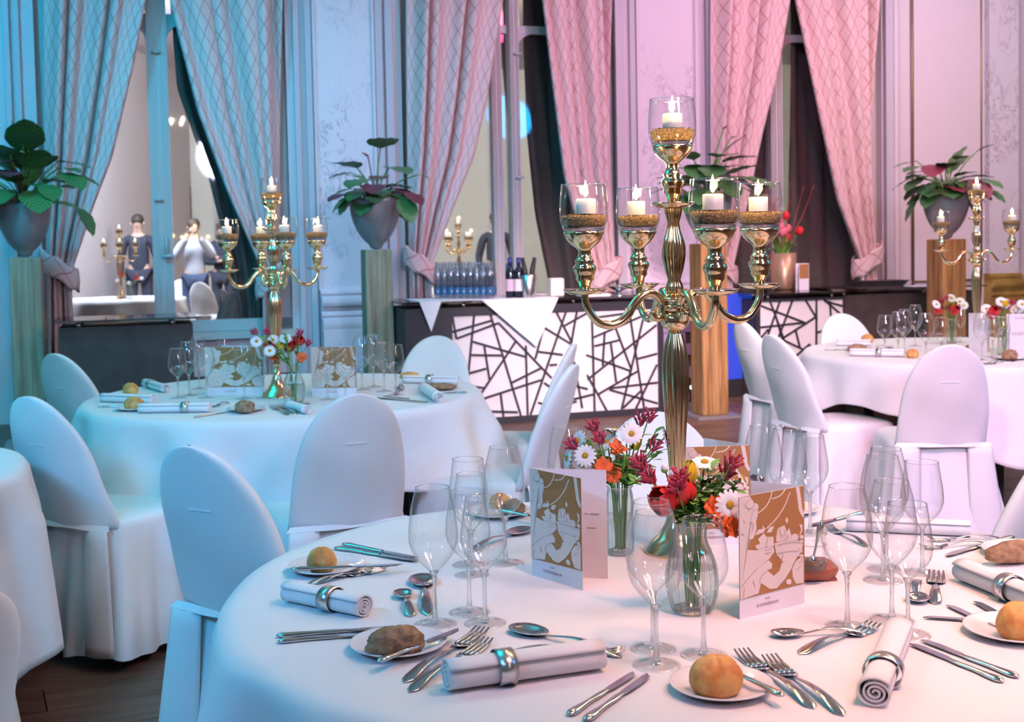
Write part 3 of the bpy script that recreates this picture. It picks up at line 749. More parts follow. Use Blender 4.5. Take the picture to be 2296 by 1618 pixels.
def wine_bottle(x, y, lab, label, foil, h=.30, name='wine_bottle'):
    r = empty(name, P(x, y, ZC), .1, label, 'bottle', 'dark bottles on the bar'); k = h / .30
    MB().lathe([(.034, 0), (.037, .008 * k), (.037, .185 * k), (.030, .21 * k), (.016, .235 * k), (.0145, .29 * k), (.016, .292 * k), (.016, h)], 20).build('bottle_body', M['darkglass'], r)
    MB().lathe([(.0375, .05 * k), (.0375, .14 * k)], 20, cap=False).build('label_band', lab, r)
    MB().lathe([(.0165, .24 * k), (.0172, h + .001), (.005, h + .002)], 14).build('capsule', foil, r)
wine_bottle(1145, 667, mat('pink_label', (.72, .48, .58), .6), 'dark bottle with pink label, left of the pair on the bar', M['foil'])
wine_bottle(1164, 667, M['labelw'], 'dark bottle with cream label, right of the pair on the bar', M['foil'])
def bucket(x, y):
    r = empty('bottle_cooler', P(x, y, ZC), 0, 'small pale cooler holding two bottle necks on the bar', 'cooler')
    MB().lathe([(.045, 0), (.05, .01), (.058, .17), (.056, .172), (.045, .02)], 20, cap=False).build('cooler_body', M['ring'], r)
    for s in (-.02, .022): MB().tube([(s, 0, .05), (s * 1.3, 0, .2), (s * 2.2, 0, .30)], [.025, .02, .013], 10).build('bottle_neck', M['black'], r)
bucket(1186, 667)
def dish(x, y, label, name='saucer', zt_=None, r_=.075):
    o = MB().lathe([(.03, 0), (r_, .012), (r_ + .004, .015), (r_, .018), (.03, .006)], 24).build(name, M['china'], None); o.location = P(x, y, zt_ or ZC); return tag(o, label, 'dish')
dish(1212, 663, 'small white saucer right of the bottle cooler on the bar')
def block(name, x, y, w, d, h, m, label, cat, zt_, rz=0, group=None):
    mb = MB().box(-w / 2, w / 2, -d / 2, d / 2, 0, h); o = mb.build(name, m, None)
    bv = o.modifiers.new('bevel', 'BEVEL'); bv.width = min(w, h, d) * .12; bv.segments = 2
    o.location = P(x, y, zt_); o.rotation_euler = (0, 0, rz); return tag(o, label, cat, group)
block('pillar_candle', 1246, 664, .11, .11, .14, M['wax'], 'pale square block candle on the bar right of the cloth', 'candle', z1t + .001, .3)
def silver_bowl(x, y):
    r = empty('silver_bowl', P(x, y, z1t + .001), 0, 'small silver footed bowl behind the left arm of the candelabra', 'bowl')
    MB().lathe([(.05, 0), (.05, .006), (.015, .012), (.012, .03), (.05, .045), (.085, .07), (.09, .075), (.082, .075), (.05, .05)], 28, cap=False).build('bowl', M['steel'], r)
    MB().lathe([(.001, .006), (.05, 0)], 28).build('foot', M['steel'], r)
silver_bowl(1388, 662)
block('napkin_stack', 1330, 664, .22, .16, .02, M['napkin'], 'flat stack of folded white napkins on the bar', 'napkin', z1t + .001, .25)
# second bar: copper vase with tulips, a menu, a stack of menus
def copper_vase(x, y):
    p = P(x, y, z2t + .001); r = empty('flower_vase', p, 0, 'copper coloured cylindrical vase on the strip-panel counter', 'vase')
    MB().lathe([(.085, 0), (.105, .02), (.113, .08), (.115, .32), (.108, .32), (.105, .08), (.03, .02)], 32, cap=False).build('vase_body', M['copper'], r)
    MB().lathe([(.001, .28), (.107, .281)], 24, cap=False).build('soil', M['green2'], r)
    return p
CV = copper_vase(1757, 648)
def tulip_parts(root, m, h=.05, w=.02, top=(0, 0, 0), axis=(0, 0, 1), seed=0):
    q = Vector((0, 0, 1)).rotation_difference(Vector(axis)).to_matrix().to_4x4(); T = Matrix.Translation(top) @ q
    mb = MB()
    for k in range(6):
        a = k * PI / 3; rr = w * (1 if k % 2 else .86)
        def fn(u, v):
            wd = rr * 1.25 * math.sin(PI * min(1, v * .86 + .14)) ** .6 * (u - .5) * 1.5; pr = rr * (math.sin(PI * (.15 + .72 * v)) ** .8)
            x, y = pr - wd * wd * 12, wd
            return (x * math.cos(a) - y * math.sin(a), x * math.sin(a) + y * math.cos(a), h * v)
        mb.grid(fn, 4, 6, T)
    mb.build('petals', m, root, fix=False)
for k in range(14):
    a = rnd.uniform(0, 2 * PI); rr = rnd.uniform(.02, .19); hh = .36 + rnd.uniform(.06, .32) * (1 - rr * 1.6)
    tip = Vector((rr * math.cos(a), rr * math.sin(a) * .7, hh)); st = Vector((tip.x * .3, tip.y * .3, .285))
    r = empty('tulip', CV, 0, ('pink' if k % 2 else 'bright red') + ' tulip in the copper vase', 'flower', 'tulips in the copper vase')
    MB().tube(spline([st, (st + tip) / 2 + Vector((0, 0, .03)), tip], 4), .004, 6).build('stem', M['green'], r)
    tulip_parts(r, M['pinkp'] if k % 2 else M['red'], .075, .032, tip, (tip - st).normalized() + Vector((tip.x, tip.y, 0)))
    if k < 9:
        mb = MB(); ex = Vector((math.cos(a + 1) * .16, math.sin(a + 1) * .12, rnd.uniform(.34, .50)))
        mb.grid(lambda u, v: tuple(st.lerp(ex, v) + Vector((-math.sin(a + 1), math.cos(a + 1), 0)) * (u - .5) * .05 * math.sin(PI * min(.98, v * .8 + .15)) + Vector((0, 0, .05 * math.sin(PI * v)))), 2, 7)
        mb.build('leaf', M['green2'], r, fix=False)
for k in range(9):
    a = rnd.uniform(-1.2, 1.2) - PI / 2 * 0; sx = rnd.uniform(-.22, .24)
    pts = [(0, 0, .285), (sx * .4, rnd.uniform(-.05, .05), .5), (sx * .8, 0, .68), (sx * 1.15, rnd.uniform(-.05, .05), rnd.uniform(.78, .95))]
    r = empty('red_twig', CV, 0, 'thin red twig standing up among the tulips', 'twig', 'red twigs in the copper vase')
    MB().tube(spline(pts, 4), [.004] * 9 + [.0025] * 4, 5).build('branch', mat('twig_red', (.45, .08, .06), .6) if k == 0 else bpy.data.materials['twig_red'], r)
    if k % 2: MB().tube([pts[2], (pts[2][0] + .06, 0, pts[2][2] + .13)], .002, 5).build('side_branch', bpy.data.materials['twig_red'], r)
def bar_menu(x, y):
    r = empty('menu_card', P(x, y, z2t + .001), .35, 'standing menu with gold picture right of the copper vase', 'menu')
    MB().box(-.05, .05, 0, .003, 0, .23).build('card', M['paper'], r); MB().box(-.046, .046, -.001, 0, .10, .225).build('picture', M['tan'], r)
    MB().box(-.05, .05, .05, .053, 0, .23).build('card', M['paper'], r)
bar_menu(1803, 650)
for k in range(5):
    o = MB().box(-.20, .20, -.12, .12, 0, .012).build('menu_folder', M['black'] if k else M['darkbody'], None)
    pp = P(1958, 645, z3t + .001); o.location = (pp.x + .02 * k, pp.y + .01 * k, z3t + .001 + .0125 * k); o.rotation_euler = (0, 0, BA + .05 * k - .1)
    tag(o, 'dark flat menu folder in the stack on the brown counter', 'menu', 'menu folders stacked on the brown counter')
block('menu_pile', 2060, 642, .26, .2, .008, M['paper'], 'pale papers lying beside the dark menu stack', 'papers', z3t + .001, .35)

# what stands in the gap between the bars
def gap():
    Mx, B = bar_frame(PS(1590, 780, 268))
    r = empty('brick_wall_piece'); r.matrix_world = Mx; tag(r, 'low painted brick screen between bar and timber pedestal', 'wall')
    ua, ub = B(1487, 700)[0], B(1560, 700)[0]; MB().box(ua, ub, .03, .12, 0, .86).build('mortar', M['darkbody'], r)
    bm_ = MB().box(-.098, .098, 0, .03, -.045, .045).mesh('brick')
    w = .2; n = int((ub - ua) / w) + 1
    for j in range(9):
        for i in range(n + 1):
            u = ua + i * w + (j % 2) * .1
            if u > ub: continue
            o = link('brick', bm_, M['brick'], r); o.location = (u, .0, .05 + j * .095)
    s_ = empty('blue_lit_panel'); s_.matrix_world = Mx; tag(s_, 'blue lit panel right of the timber pedestal', 'panel')
    ua, ub = B(1628, 700)[0], B(1690, 700)[0]; z0, z1 = B(1650, 850)[1], B(1650, 657)[1]
    MB().box(ua, ub, .02, .08, z0, z1).build('lit_face', M['screen'], s_); MB().box(ua, ub, .03, .3, 0, z0).build('lower_box', M['black'], s_)
    MB().box(ua, ub, .081, .3, z0, z1).build('housing', M['black'], s_)
    u, z = B(1549, 867); l = empty('led_spotlight'); l.matrix_world = Mx @ Matrix.Translation((u, -.03, z)); tag(l, 'small glowing blue floor lamp left of the timber pedestal', 'lamp')
    MB().lathe([(.001, 0), (.022, 0), (.022, .01), (.001, .012)], 16, Matrix.Rotation(PI / 2, 4, 'X')).build('lens', M['led'], l)
    MB().lathe([(.03, 0), (.03, .05)], 16, Matrix.Translation((0, .056, 0)) @ Matrix.Rotation(PI / 2, 4, 'X')).build('housing', M['black'], l)
    MB().box(-.01, .01, .01, .03, -z, -.02).build('stand', M['black'], l)
gap()

# ---------------------------------------------------------------- pedestals and plants
def leaf_mesh(mname, m):
    mb = MB()
    def fn(u, v):
        w = .5 * math.sin(PI * min(1, v) ** .85) ** .7 * .80; x = (2 * u - 1) * w
        return (x, v, -.22 * v * v + .10 * abs(2 * u - 1) * w + .015 * math.sin(22 * v) * abs(2 * u - 1))
    mb.grid(fn, 6, 10, uvs=lambda u, v: (2 * u - 1, v)); me = mb.mesh(mname); me.materials.append(m); return me
LEAF, LEAFR = leaf_mesh('leaf', M['leaf']), leaf_mesh('red_leaf', M['leafred'])
def pedestal(x, y, wpx, mkey, label, s=None, ztop=None, rot=.3):
    s = s or 300; p = PS(x, y, s); zt_ = p.z; w = wpx / s / (math.cos(rot) + math.sin(rot)); p.y += w * .5
    r = empty('timber_pedestal', (p.x, p.y, 0), rot, label, 'pedestal', 'squared timber plant pedestals')
    mb = MB(); mb.box(-w / 2, w / 2, -w / 2, w / 2, .02, zt_); o = mb.build('timber_post', M[mkey], r)
    bv = o.modifiers.new('bevel', 'BEVEL'); bv.width = .008; bv.segments = 2
    for (cx_, h0, h1) in ((-.2, .3, .9), (.12, .1, .7), (.28, .8, 1.2)):
        MB().box(cx_ * w - .0025, cx_ * w + .0025, -w / 2 - .0015, -w / 2 + .001, h0, min(h1, zt_ - .02)).build('crack', M['beading'], r)
    MB().box(-w * .85, w * .85, -w * .85, w * .85, 0, .02).build('base_plate', M['base'], r)
    return Vector((p.x, p.y, zt_ + .001))
def plant(top, h, rw, label, plabel, leaves, seed):
    """leaves: (azimuth, elevation, length of stalk, leaf size, red)"""
    r = empty('plant_pot', top, 0, plabel, 'pot', 'tapered silver plant pots')
    pr = [(.018, 0), (.045, .012)] + [(rw * math.sin(PI / 2 * t ** .62), .012 + (h - .012) * t) for t in (.06, .14, .24, .36, .5, .65, .8, .92, 1)]
    pr += [(rw - .012, h), (rw - .02, h * .85)]
    MB().lathe(pr, 40, cap=False).build('pot_body', M['pot'], r); MB().lathe([(.001, .002), (.018, 0)], 16).build('pot_foot', M['pot'], r)
    mb = MB(); rr = random.Random(seed)
    for k in range(70):
        a, q = rr.uniform(0, 2 * PI), rw * .95 * rr.random() ** .5
        mb.tube([(q * math.cos(a), q * math.sin(a), h * .9), (q * math.cos(a) + rr.uniform(-.03, .03), q * math.sin(a) + rr.uniform(-.03, .03), h + rr.uniform(-.01, .05))], .008, 5)
    mb.lathe([(.001, h * .93), (rw - .02, h * .9)], 20)
    o = mb.build('bark_mulch', M['potsoil'], r); tag(o, kind='stuff')
    g = empty('potted_plant', top + Vector((0, 0, h * .9)), 0, label, 'plant', 'large-leaved plants on pedestals')
    for (az, el, st, sz, red) in leaves:
        az, el = math.radians(az), math.radians(el); d = Vector((math.cos(az) * math.cos(el), math.sin(az) * math.cos(el), math.sin(el)))
        tip = d * st; MB().tube(spline([(0, 0, 0), tip * .5 + Vector((0, 0, .05)), tip + Vector((0, 0, .02))], 4), .005, 6).build('stalk', M['leafred'] if red else M['green'], g)
        o = link('leaf', LEAFR if red else LEAF, M['leafred'] if red else M['leaf'], g)
        dd = Vector((d.x, d.y - .35, d.z * .8 - .15)).normalized(); q = dd.to_track_quat('Y', 'Z')
        o.location = tip + Vector((0, 0, .02)); o.rotation_mode = 'QUATERNION'; q2 = q @ Vector((0, 1, 0)).rotation_difference(Vector((0, 1, -rr.uniform(.0, .9))).normalized())
        o.rotation_quaternion = q2; o.scale = (sz, sz, sz)
    return g
def rl(seed, n, az0=0, az1=360, el=(5, 70), st=(.12, .28), sz=(.14, .22), pred=.15):
    rr = random.Random(seed)
    return [(az0 + (az1 - az0) * (k + rr.random()) / n, rr.uniform(*el), rr.uniform(*st), rr.uniform(*sz), rr.random() < pred) for k in range(n)]
t1 = pedestal(44, 577, 84, 'woodpale', 'pale timber pedestal at the left picture edge', s=325)
plant(t1, .38, .185, 'full leafy plant in the leftmost pot, reaching the picture edge', 'rounded silver pot at the left picture edge', rl(3, 46, el=(-5, 85), st=(.10, .42), sz=(.20, .30), pred=.18), 1)
t2 = pedestal(840, 559, 77, 'woodpale', 'pale timber pedestal between left window and bar', s=300)
plant(t2, .385, .195, 'sprawling plant against the marble panel left of the bar', 'grey pot on the pedestal left of the bar', rl(8, 26, el=(0, 50), st=(.10, .32), sz=(.16, .24)) + [(-60, 72, .40, .30, False), (-30, 60, .28, .28, False), (-140, 58, .28, .28, False), (-120, 50, .2, .26, False), (110, 62, .38, .07, True), (5, 30, .38, .10, False)], 2)
t3 = pedestal(1592, 546, 80, 'woodwarm', 'warm brown timber pedestal behind the middle candelabra', s=300)
plant(t3, .385, .19, 'plant half hidden behind the middle candelabra cups', 'pot half hidden behind the middle candelabra', rl(15, 26, el=(10, 70), st=(.12, .34), sz=(.20, .30), pred=0) + [(10, 66, .46, .06, False), (30, 72, .52, .05, False)], 3)
t4 = pedestal(2132, 536, 77, 'woodwarm', 'brown timber pedestal behind the right candelabra', s=285)
plant(t4, .38, .185, 'dark plant beside the right candelabra', 'blue-grey pot behind the right candelabra', rl(22, 38, el=(-5, 65), st=(.1, .32), sz=(.17, .26), pred=.15) + [(8, 52, .40, .16, False), (150, 50, .34, .2, False)], 4)
# ---------------------------------------------------------------- candelabra
def lz(y): return .886 - (y - 225) / 1148
def candelabra(loc, arms, rot, label, k=1.0):
    r = empty('candelabra', loc, rot, label, 'candelabra', 'tall metal candelabra')
    r.scale = (k, k, k); met = M['brass']
    MB().lathe([(.066, 0), (.066, .006), (.058, .012), (.056, .02), (.040, .032), (.026, .055), (.016, .085), (.011, .12)], 40).build('foot', met, r)
    low = [(.12, .011), (.135, .0165), (.145, .012), (.16, .0150), (lz(1040), .0165), (lz(960), .0205), (lz(900), .0245), (lz(860), .0262), (lz(820), .0268), (lz(790), .0245), (lz(765), .019), (lz(750), .0145), (lz(742), .0125)]
    MB().lathe([(r_, z) for z, r_ in low], 72, flute=12, depth=.16).build('fluted_stem', met, r)
    ball = [(.0125, lz(742)), (.019, lz(738)), (.026, lz(728)), (.028, lz(718)), (.026, lz(707)), (.021, lz(699)), (.019, lz(697)), (.026, lz(694)), (.027, lz(686)), (.021, lz(682)), (.019, lz(676)), (.027, lz(672)), (.027, lz(668)), (.016, lz(664))]
    MB().lathe(ball, 36).build('ball_knop', met, r)
    mid = [(lz(664), .0145), (lz(650), .0185), (lz(640), .0175), (lz(628), .0125), (lz(600), .0195), (lz(575), .0235), (lz(555), .0238), (lz(535), .0195), (lz(515), .0135), (lz(500), .0115), (lz(485), .0155), (lz(470), .0185), (lz(464), .016)]
    MB().lathe([(r_, z) for z, r_ in mid], 72, flute=10, depth=.16).build('upper_shaft', met, r)
    def head(parent, x, y, z):
        T = Matrix.Translation((x, y, z))
        pan = MB().lathe([(.012, -.004), (.030, -.003), (.040, .003), (.043, .007), (.040, .0065), (.02, .001), (.012, .001)], 36, T, cap=False).build('drip_pan', met, parent)
        cup = [(.0125, -.003), (.011, .010), (.0125, .018), (.018, .026), (.0175, .032), (.0195, .036), (.0225, .044), (.0225, .049), (.0165, .055), (.019, .059), (.016, .064), (.0125, .070), (.0125, .080), (.016, .085), (.026, .092), (.034, .101), (.0385, .111), (.0395, .116), (.0375, .1165), (.033, .1085), (.024, .100), (.001, .097)]
        MB().lathe(cup, 36, T, cap=False).build('cup', met, parent)
        return (x, y, z)
    heads = [head(r, 0, 0, lz(463))]
    for i, a in enumerate(arms):
        ar = math.radians(a); path = [(.048, .474), (.040, .462), (.029, .464), (.024, .478), (.030, .498), (.048, .511), (.068, .506), (.086, .488), (.098, .470), (.116, .456), (.138, .452), (.160, .460), (.176, .480), (.184, .500), (.184, .515)]
        pts = spline([(q * math.cos(ar), q * math.sin(ar), z) for q, z in path], 5)
        n = len(pts); am = MB().tube(pts, [.0068 + .002 * math.sin(PI * j / n) for j in range(n)], 12)
        am.tube([pts[0] + Vector((0, 0, 0)), pts[0] + Vector((0, 0, .001))], .0095, 12)
        am.tube([(.018 * math.cos(ar), .018 * math.sin(ar), .485), (.032 * math.cos(ar), .032 * math.sin(ar), .488)], .008, 10)
        # little leaf thorn on the outer bend
        t = pts[int(n * .58)]; am.tube([t, t + Vector((0, 0, .018))], [.005, .001], 8)
        arm = am.build('arm', met, r)
        heads.append(head(arm, .184 * math.cos(ar), .184 * math.sin(ar), .516))
    return r, [(loc[0] + k * (x * math.cos(rot) - y * math.sin(rot)), loc[1] + k * (x * math.sin(rot) + y * math.cos(rot)), loc[2] + k * z) for x, y, z in heads]
def make_votive():
    r = empty('candle_glass')
    out = [(.012, .0985), (.026, .1015), (.034, .110), (.0405, .121), (.0455, .138), (.0465, .155), (.0455, .175), (.0425, .204)]
    MB().lathe(out, 40, cap=False).build('glass_wall', M['glass'], r)
    MB().lathe([(.001, .0990), (.024, .1020), (.033, .1105), (.0385, .1195), (.0385, .1225), (.034, .1235), (.001, .1236)], 32, cap=False).build('thick_base', M['stemglass'], r)
    MB().lathe([(.0425, .2035), (.0430, .205), (.0423, .2065), (.0415, .205), (.0425, .2035)], 40, cap=False).build('rim', M['glassfoot'], r)
    mb = MB()
    mb.lathe([(.034, .1245), (.0395, .128), (.0425, .138), (.0425, .146)], 40, cap=True)
    for i in range(9):
        for j in range(26):
            q, a = .042 * (i + .5) / 9, 2 * PI * (j + rnd.random()) / 26
            mb.box(-.0011, .0011, -.0011, .0011, -.001, .0015 + rnd.random() * .002, Matrix.Translation((q * math.cos(a), q * math.sin(a), .1465 + .003 * noise.noise(Vector((q * 60, a, 0))))) @ Matrix.Rotation(rnd.random() * 3, 4, 'X'))
    tag(mb.build('sand', M['sand'], r), kind='stuff')
    return r
def make_candle():
    r = empty('votive_candle')
    MB().lathe([(.0185, .1495), (.019, .151), (.019, .176), (.017, .178), (.012, .1755), (.001, .175)], 24, cap=False).build('wax_body', M['wax'], r)
    MB().tube([(0, 0, .175), (.001, 0, .184)], .0009, 6).build('wick', M['wick'], r)
    MB().lathe([(.0005, .181), (.0035, .184), (.0052, .189), (.0045, .196), (.0022, .205), (.0004, .213)], 14, cap=False).build('flame', M['flame'], r)
    return r
vot0 = make_votive(); can0 = make_candle(); nv = 0
def fill(heads, names, k=1.0, where='', flames=None):
    global nv
    for i, (h, nm) in enumerate(zip(heads, names)):
        g = vot0 if nv == 0 else copy_tree(vot0); c = can0 if nv == 0 else copy_tree(can0); nv += 1
        sz = 1.0
        for o in (g, c):
            o.location = h; o.scale = (k, k, k * sz); o.rotation_euler = (0, 0, rnd.uniform(0, 3))
        c.location = (h[0] + rnd.uniform(-.006, .006) * k, h[1] + rnd.uniform(-.004, .004), h[2])
        tag(g, 'clear bowl-shaped glass with sand in the %s cup of the %s candelabra' % (nm, where), 'candle glass', 'sand-filled glasses on the candelabra')
        tag(c, 'lit white votive in the %s glass of the %s candelabra' % (nm, where), 'candle', 'lit votive candles')
cm = P(1520, 1237, TZ)
_, hm_ = candelabra((cm.x, cm.y, TZ + .0005), (16, 106, 196, 286), 0, 'large five-light metal candelabra in the middle of the foreground table')
fill(hm_, ('top', 'far right', 'far left', 'near left', 'near right'), where='large middle')
cl = P(622, 890, TZ)
_, h2 = candelabra((cl.x, cl.y, TZ + .0005), (26, 116, 206, 296), 0, 'five-light metal candelabra on the left table')
fill(h2, ('top', 'right', 'back', 'left', 'front'), where='left table')
cr_ = P(2190, 785, TZ)
_, h3 = candelabra((cr_.x, cr_.y, TZ + .0005), (2, 182), 0, 'three-light metal candelabra on the right table')
fill(h3, ('top', 'right', 'left'), where='right table')
for (hs, e) in ((hm_, 1.6), (h2, .9), (h3, 1.2)):
    for h in hs:
        l = bpy.data.lights.new('candle_light', 'POINT'); l.energy = e; l.color = (1, .66, .30); l.shadow_soft_size = .012
        o = bpy.data.objects.new('candle_light', l); COL.objects.link(o); o.location = (h[0], h[1], h[2] + .235)

# ---------------------------------------------------------------- wine glasses
def make_glass(kind):
    r = empty('wine_glass')
    if kind == 'tall': H, bw, rw, zb, fr = .225, .0400, .0270, .088, .035
    elif kind == 'mid': H, bw, rw, zb, fr = .205, .0375, .0290, .088, .0345
    elif kind == 'small': H, bw, rw, zb, fr = .190, .0320, .0245, .085, .032
    L = H - zb
    pr = [(.0045, zb - .003), (.010, zb + .003), (.6 * bw, zb + .13 * L), (.86 * bw, zb + .24 * L), (.985 * bw, zb + .36 * L), (bw, zb + .45 * L), (.96 * bw, zb + .6 * L), (.87 * bw, zb + .78 * L), (rw, H - .001)]
    sp = spline([(a, 0, z) for a, z in pr], 3); pr = [(max(p.x, .004), p.z) for p in sp]
    MB().lathe(pr, 36, cap=False).build('bowl', M['glass'], r)
    MB().lathe([(rw - .0004, H - .002), (rw + .0006, H - .001), (rw + .0003, H), (rw - .0006, H - .001), (rw - .0004, H - .002)], 36, cap=False).build('rim', M['glassfoot'], r)
    MB().lathe([(.0072, .006), (.0045, .012), (.0034, .03), (.0033, zb - .02), (.0046, zb - .006), (.008, zb)], 14).build('stem', M['stemglass'], r)
    MB().lathe([(fr, 0), (fr + .0005, .0012), (fr * .8, .0022), (fr * .45, .004), (.0072, .0075)], 36, cap=False).build('foot', M['glassfoot'], r)
    return r
G = {k: make_glass(k) for k in ('tall', 'mid', 'small')}; GU = {}
def glass(kind, x, y, label, group):
    o = G[kind] if kind not in GU else copy_tree(G[kind]); GU[kind] = 1
    p = P(x, y, TZ); o.location = (p.x, p.y, TZ + .0006); o.rotation_euler = (0, 0, rnd.uniform(0, 6)); tag(o, label, 'wine glass', group)
FG = 'wine glasses on the foreground table'
for a in [
    ('tall', 1472, 1492, 'tall wine glass in front, left of the front vase, nearest the knives'),
    ('tall', 1465, 1456, 'tall wine glass just behind the front left one by the vase'),
    ('mid', 1578, 1470, 'wine glass standing directly before the front ribbed vase'),
    ('mid', 1088, 1398, 'foremost wine glass of the cluster left of the open menu'),
    ('mid', 1053, 1374, 'wine glass just left and behind the foremost in the left cluster'),
    ('tall', 976, 1401, 'wine glass beside the two short spoons at left'),
    ('tall', 1134, 1263, 'tallest-looking wine glass left of the open menu, before the dark roll'),
    ('mid', 1054, 1267, 'rear wine glass in the left cluster, beside the tallest-looking one'),
    ('small', 1058, 1290, 'small wine glass half hidden in the left cluster'),
    ('tall', 1272, 1196, 'wine glass behind the left edge of the open menu'),
    ('mid', 1345, 1168, 'wine glass behind the rear flower vase'),
    ('tall', 1713, 1196, 'left one of three wine glasses behind the right menu'),
    ('tall', 1767, 1204, 'middle one of three wine glasses behind the right menu'),
    ('mid', 1817, 1196, 'right one of three wine glasses behind the right menu'),
    ('tall', 1988, 1278, 'tall rear wine glass right of the wooden board'),
    ('tall', 1980, 1303, 'tall wine glass directly in front of the rear one at right'),
    ('mid', 2068, 1286, 'wine glass with clear view beside the rear right napkin'),
    ('tall', 1900, 1407, 'wine glass in front of the wooden board, above the spoon and fork'),
    ('tall', 2000, 1391, 'wine glass in the right cluster, left of the short spoon'),
    ('mid', 2036, 1424, 'foremost wine glass of the right cluster at the napkin tip')]: glass(*a, FG)
LG = 'wine glasses on the left table'
for x, y, k, l in [(400, 893, 'mid', 'leftmost wine glass on the left table'), (425, 887, 'tall', 'second wine glass from the left on the left table'), (447, 872, 'tall', 'rear wine glass of the left cluster on the left table'), (464, 892, 'mid', 'wine glass at the left edge of the left table menu'),
                   (505, 862, 'mid', 'wine glass behind the left menu on the left table'), (548, 894, 'tall', 'wine glass in front of the left menu on the left table'), (592, 892, 'mid', 'wine glass directly left of the left table candelabra foot'),
                   (735, 896, 'mid', 'left wine glass in front of the menu right of the left table vase'), (775, 896, 'mid', 'right wine glass in front of the menu right of the left table vase'), (812, 874, 'tall', 'wine glass at the right edge of the left table menu'),
                   (838, 868, 'tall', 'rear wine glass right of the left table menus'), (862, 878, 'mid', 'second wine glass from the right on the left table'), (888, 886, 'mid', 'rightmost wine glass on the left table')]: glass(k, x, y, l, LG)
RG = 'wine glasses on the right table'
for x, y, k, l in [(1984, 798, 'mid', 'leftmost wine glass on the right table'), (2014, 800, 'tall', 'front one of two overlapping glasses, second from left on the right table'), (2028, 792, 'tall', 'rear one of two overlapping glasses, second from left on the right table'), (2052, 776, 'tall', 'highest reaching wine glass on the right table against the brown counter'),
                   (2076, 806, 'tall', 'wine glass above the left shoulder of the near chair back'), (2111, 806, 'mid', 'wine glass directly above the near chair back on the right table'), (2153, 768, 'small', 'small wine glass right of the left vase on the right table'),
                   (2202, 808, 'tall', 'wine glass just right of the right table candelabra foot'), (2226, 802, 'mid', 'middle glass between right candelabra and reserved card'), (2247, 806, 'mid', 'wine glass nearest the reserved card')]: glass(k, x, y, l, RG)

# ---------------------------------------------------------------- cutlery
def knife_mesh(r, L=.225):
    h = .55 * L
    MB().grid(lambda u, v: ((lambda t, q: (h * t - 0, min(1, max(0, t * 12)) ** .5 * (.0085 - .0035 * t + .0012 * math.sin(3 * PI * t)) * math.cos(q), .0045 + min(1, max(0, t * 12)) ** .5 * .0042 * (1 - .5 * t) * math.sin(q)))(v ** 1.6, 2 * PI * u)), 12, 16, closed=True).build('handle', M['steel'], r)
    pts = [(h - .004, -.004), (h + .01, -.0085), (L * .85, -.010), (L * .95, -.007), (L, .0035), (L * .93, .006), (h + .02, .006), (h - .004, .004)]
    mb = MB(); n = len(pts); mb.add([(x, y, .0040) for x, y in pts] + [(x, y * .92, .0055) for x, y in pts], [tuple(reversed(range(n))), tuple(range(n, 2 * n))] + [(i, (i + 1) % n, n + (i + 1) % n, n + i) for i in range(n)], None, False)
    mb.build('blade', M['steel'], r)
def handle_grid(L0, L1, wa, wb, arch):
    def fn(u, v):
        x = L0 + (L1 - L0) * v; w = (wb + (wa - wb) * v) + .0; q = 2 * PI * u
        z = .0015 + arch * math.sin(PI * v) ** 1.2 + .004 * v
        w *= min(1, (v * 10) ** .5) if v < .5 else 1
        return (x, w * math.cos(q), z + .0014 * math.sin(q))
    return fn
def fork_mesh(r, L=.20):
    MB().grid(handle_grid(0, L * .62, .0022, .0095, .008), 10, 14, closed=True).build('handle', M['steel'], r)
    mb = MB()
    def base(u, v):
        x = L * .62 + L * .12 * v; w = .0025 + .0105 * math.sin(PI / 2 * v) ** .8; return (x, (2 * u - 1) * w, .0055 - .004 * v + .003 * (1 - v))
    mb.grid(base, 6, 6); 
    for k in range(4):
        y = -.0103 + k * .00687
        mb.tube([(L * .735, y, .0032), (L * .80, y, .0028), (L * .90, y * .97, .0042), (L, y * .92, .0105)], [.0019, .0019, .0016, .0008], 6)
    o = mb.build('tines', M['steel'], r, fix=False); solidify(o, .0012)
def spoon_mesh(r, L=.19, bw=.0205):
    MB().grid(handle_grid(0, L * .68, .0022, .0095, .010), 10, 14, closed=True).build('handle', M['steel'], r)
    mb = MB(); bl = L * .34
    def fn(u, v):
        a = 2 * PI * u; x = L - bl / 2 + v * bl / 2 * math.cos(a); y = v * bw * math.sin(a) * (1 + .12 * math.cos(a)); return (x, y, .0012 + .0085 * v * v)
    mb.grid(fn, 24, 5, closed=True); o = mb.build('bowl', M['steel'], r, fix=False); solidify(o, .0012)
CP = {}
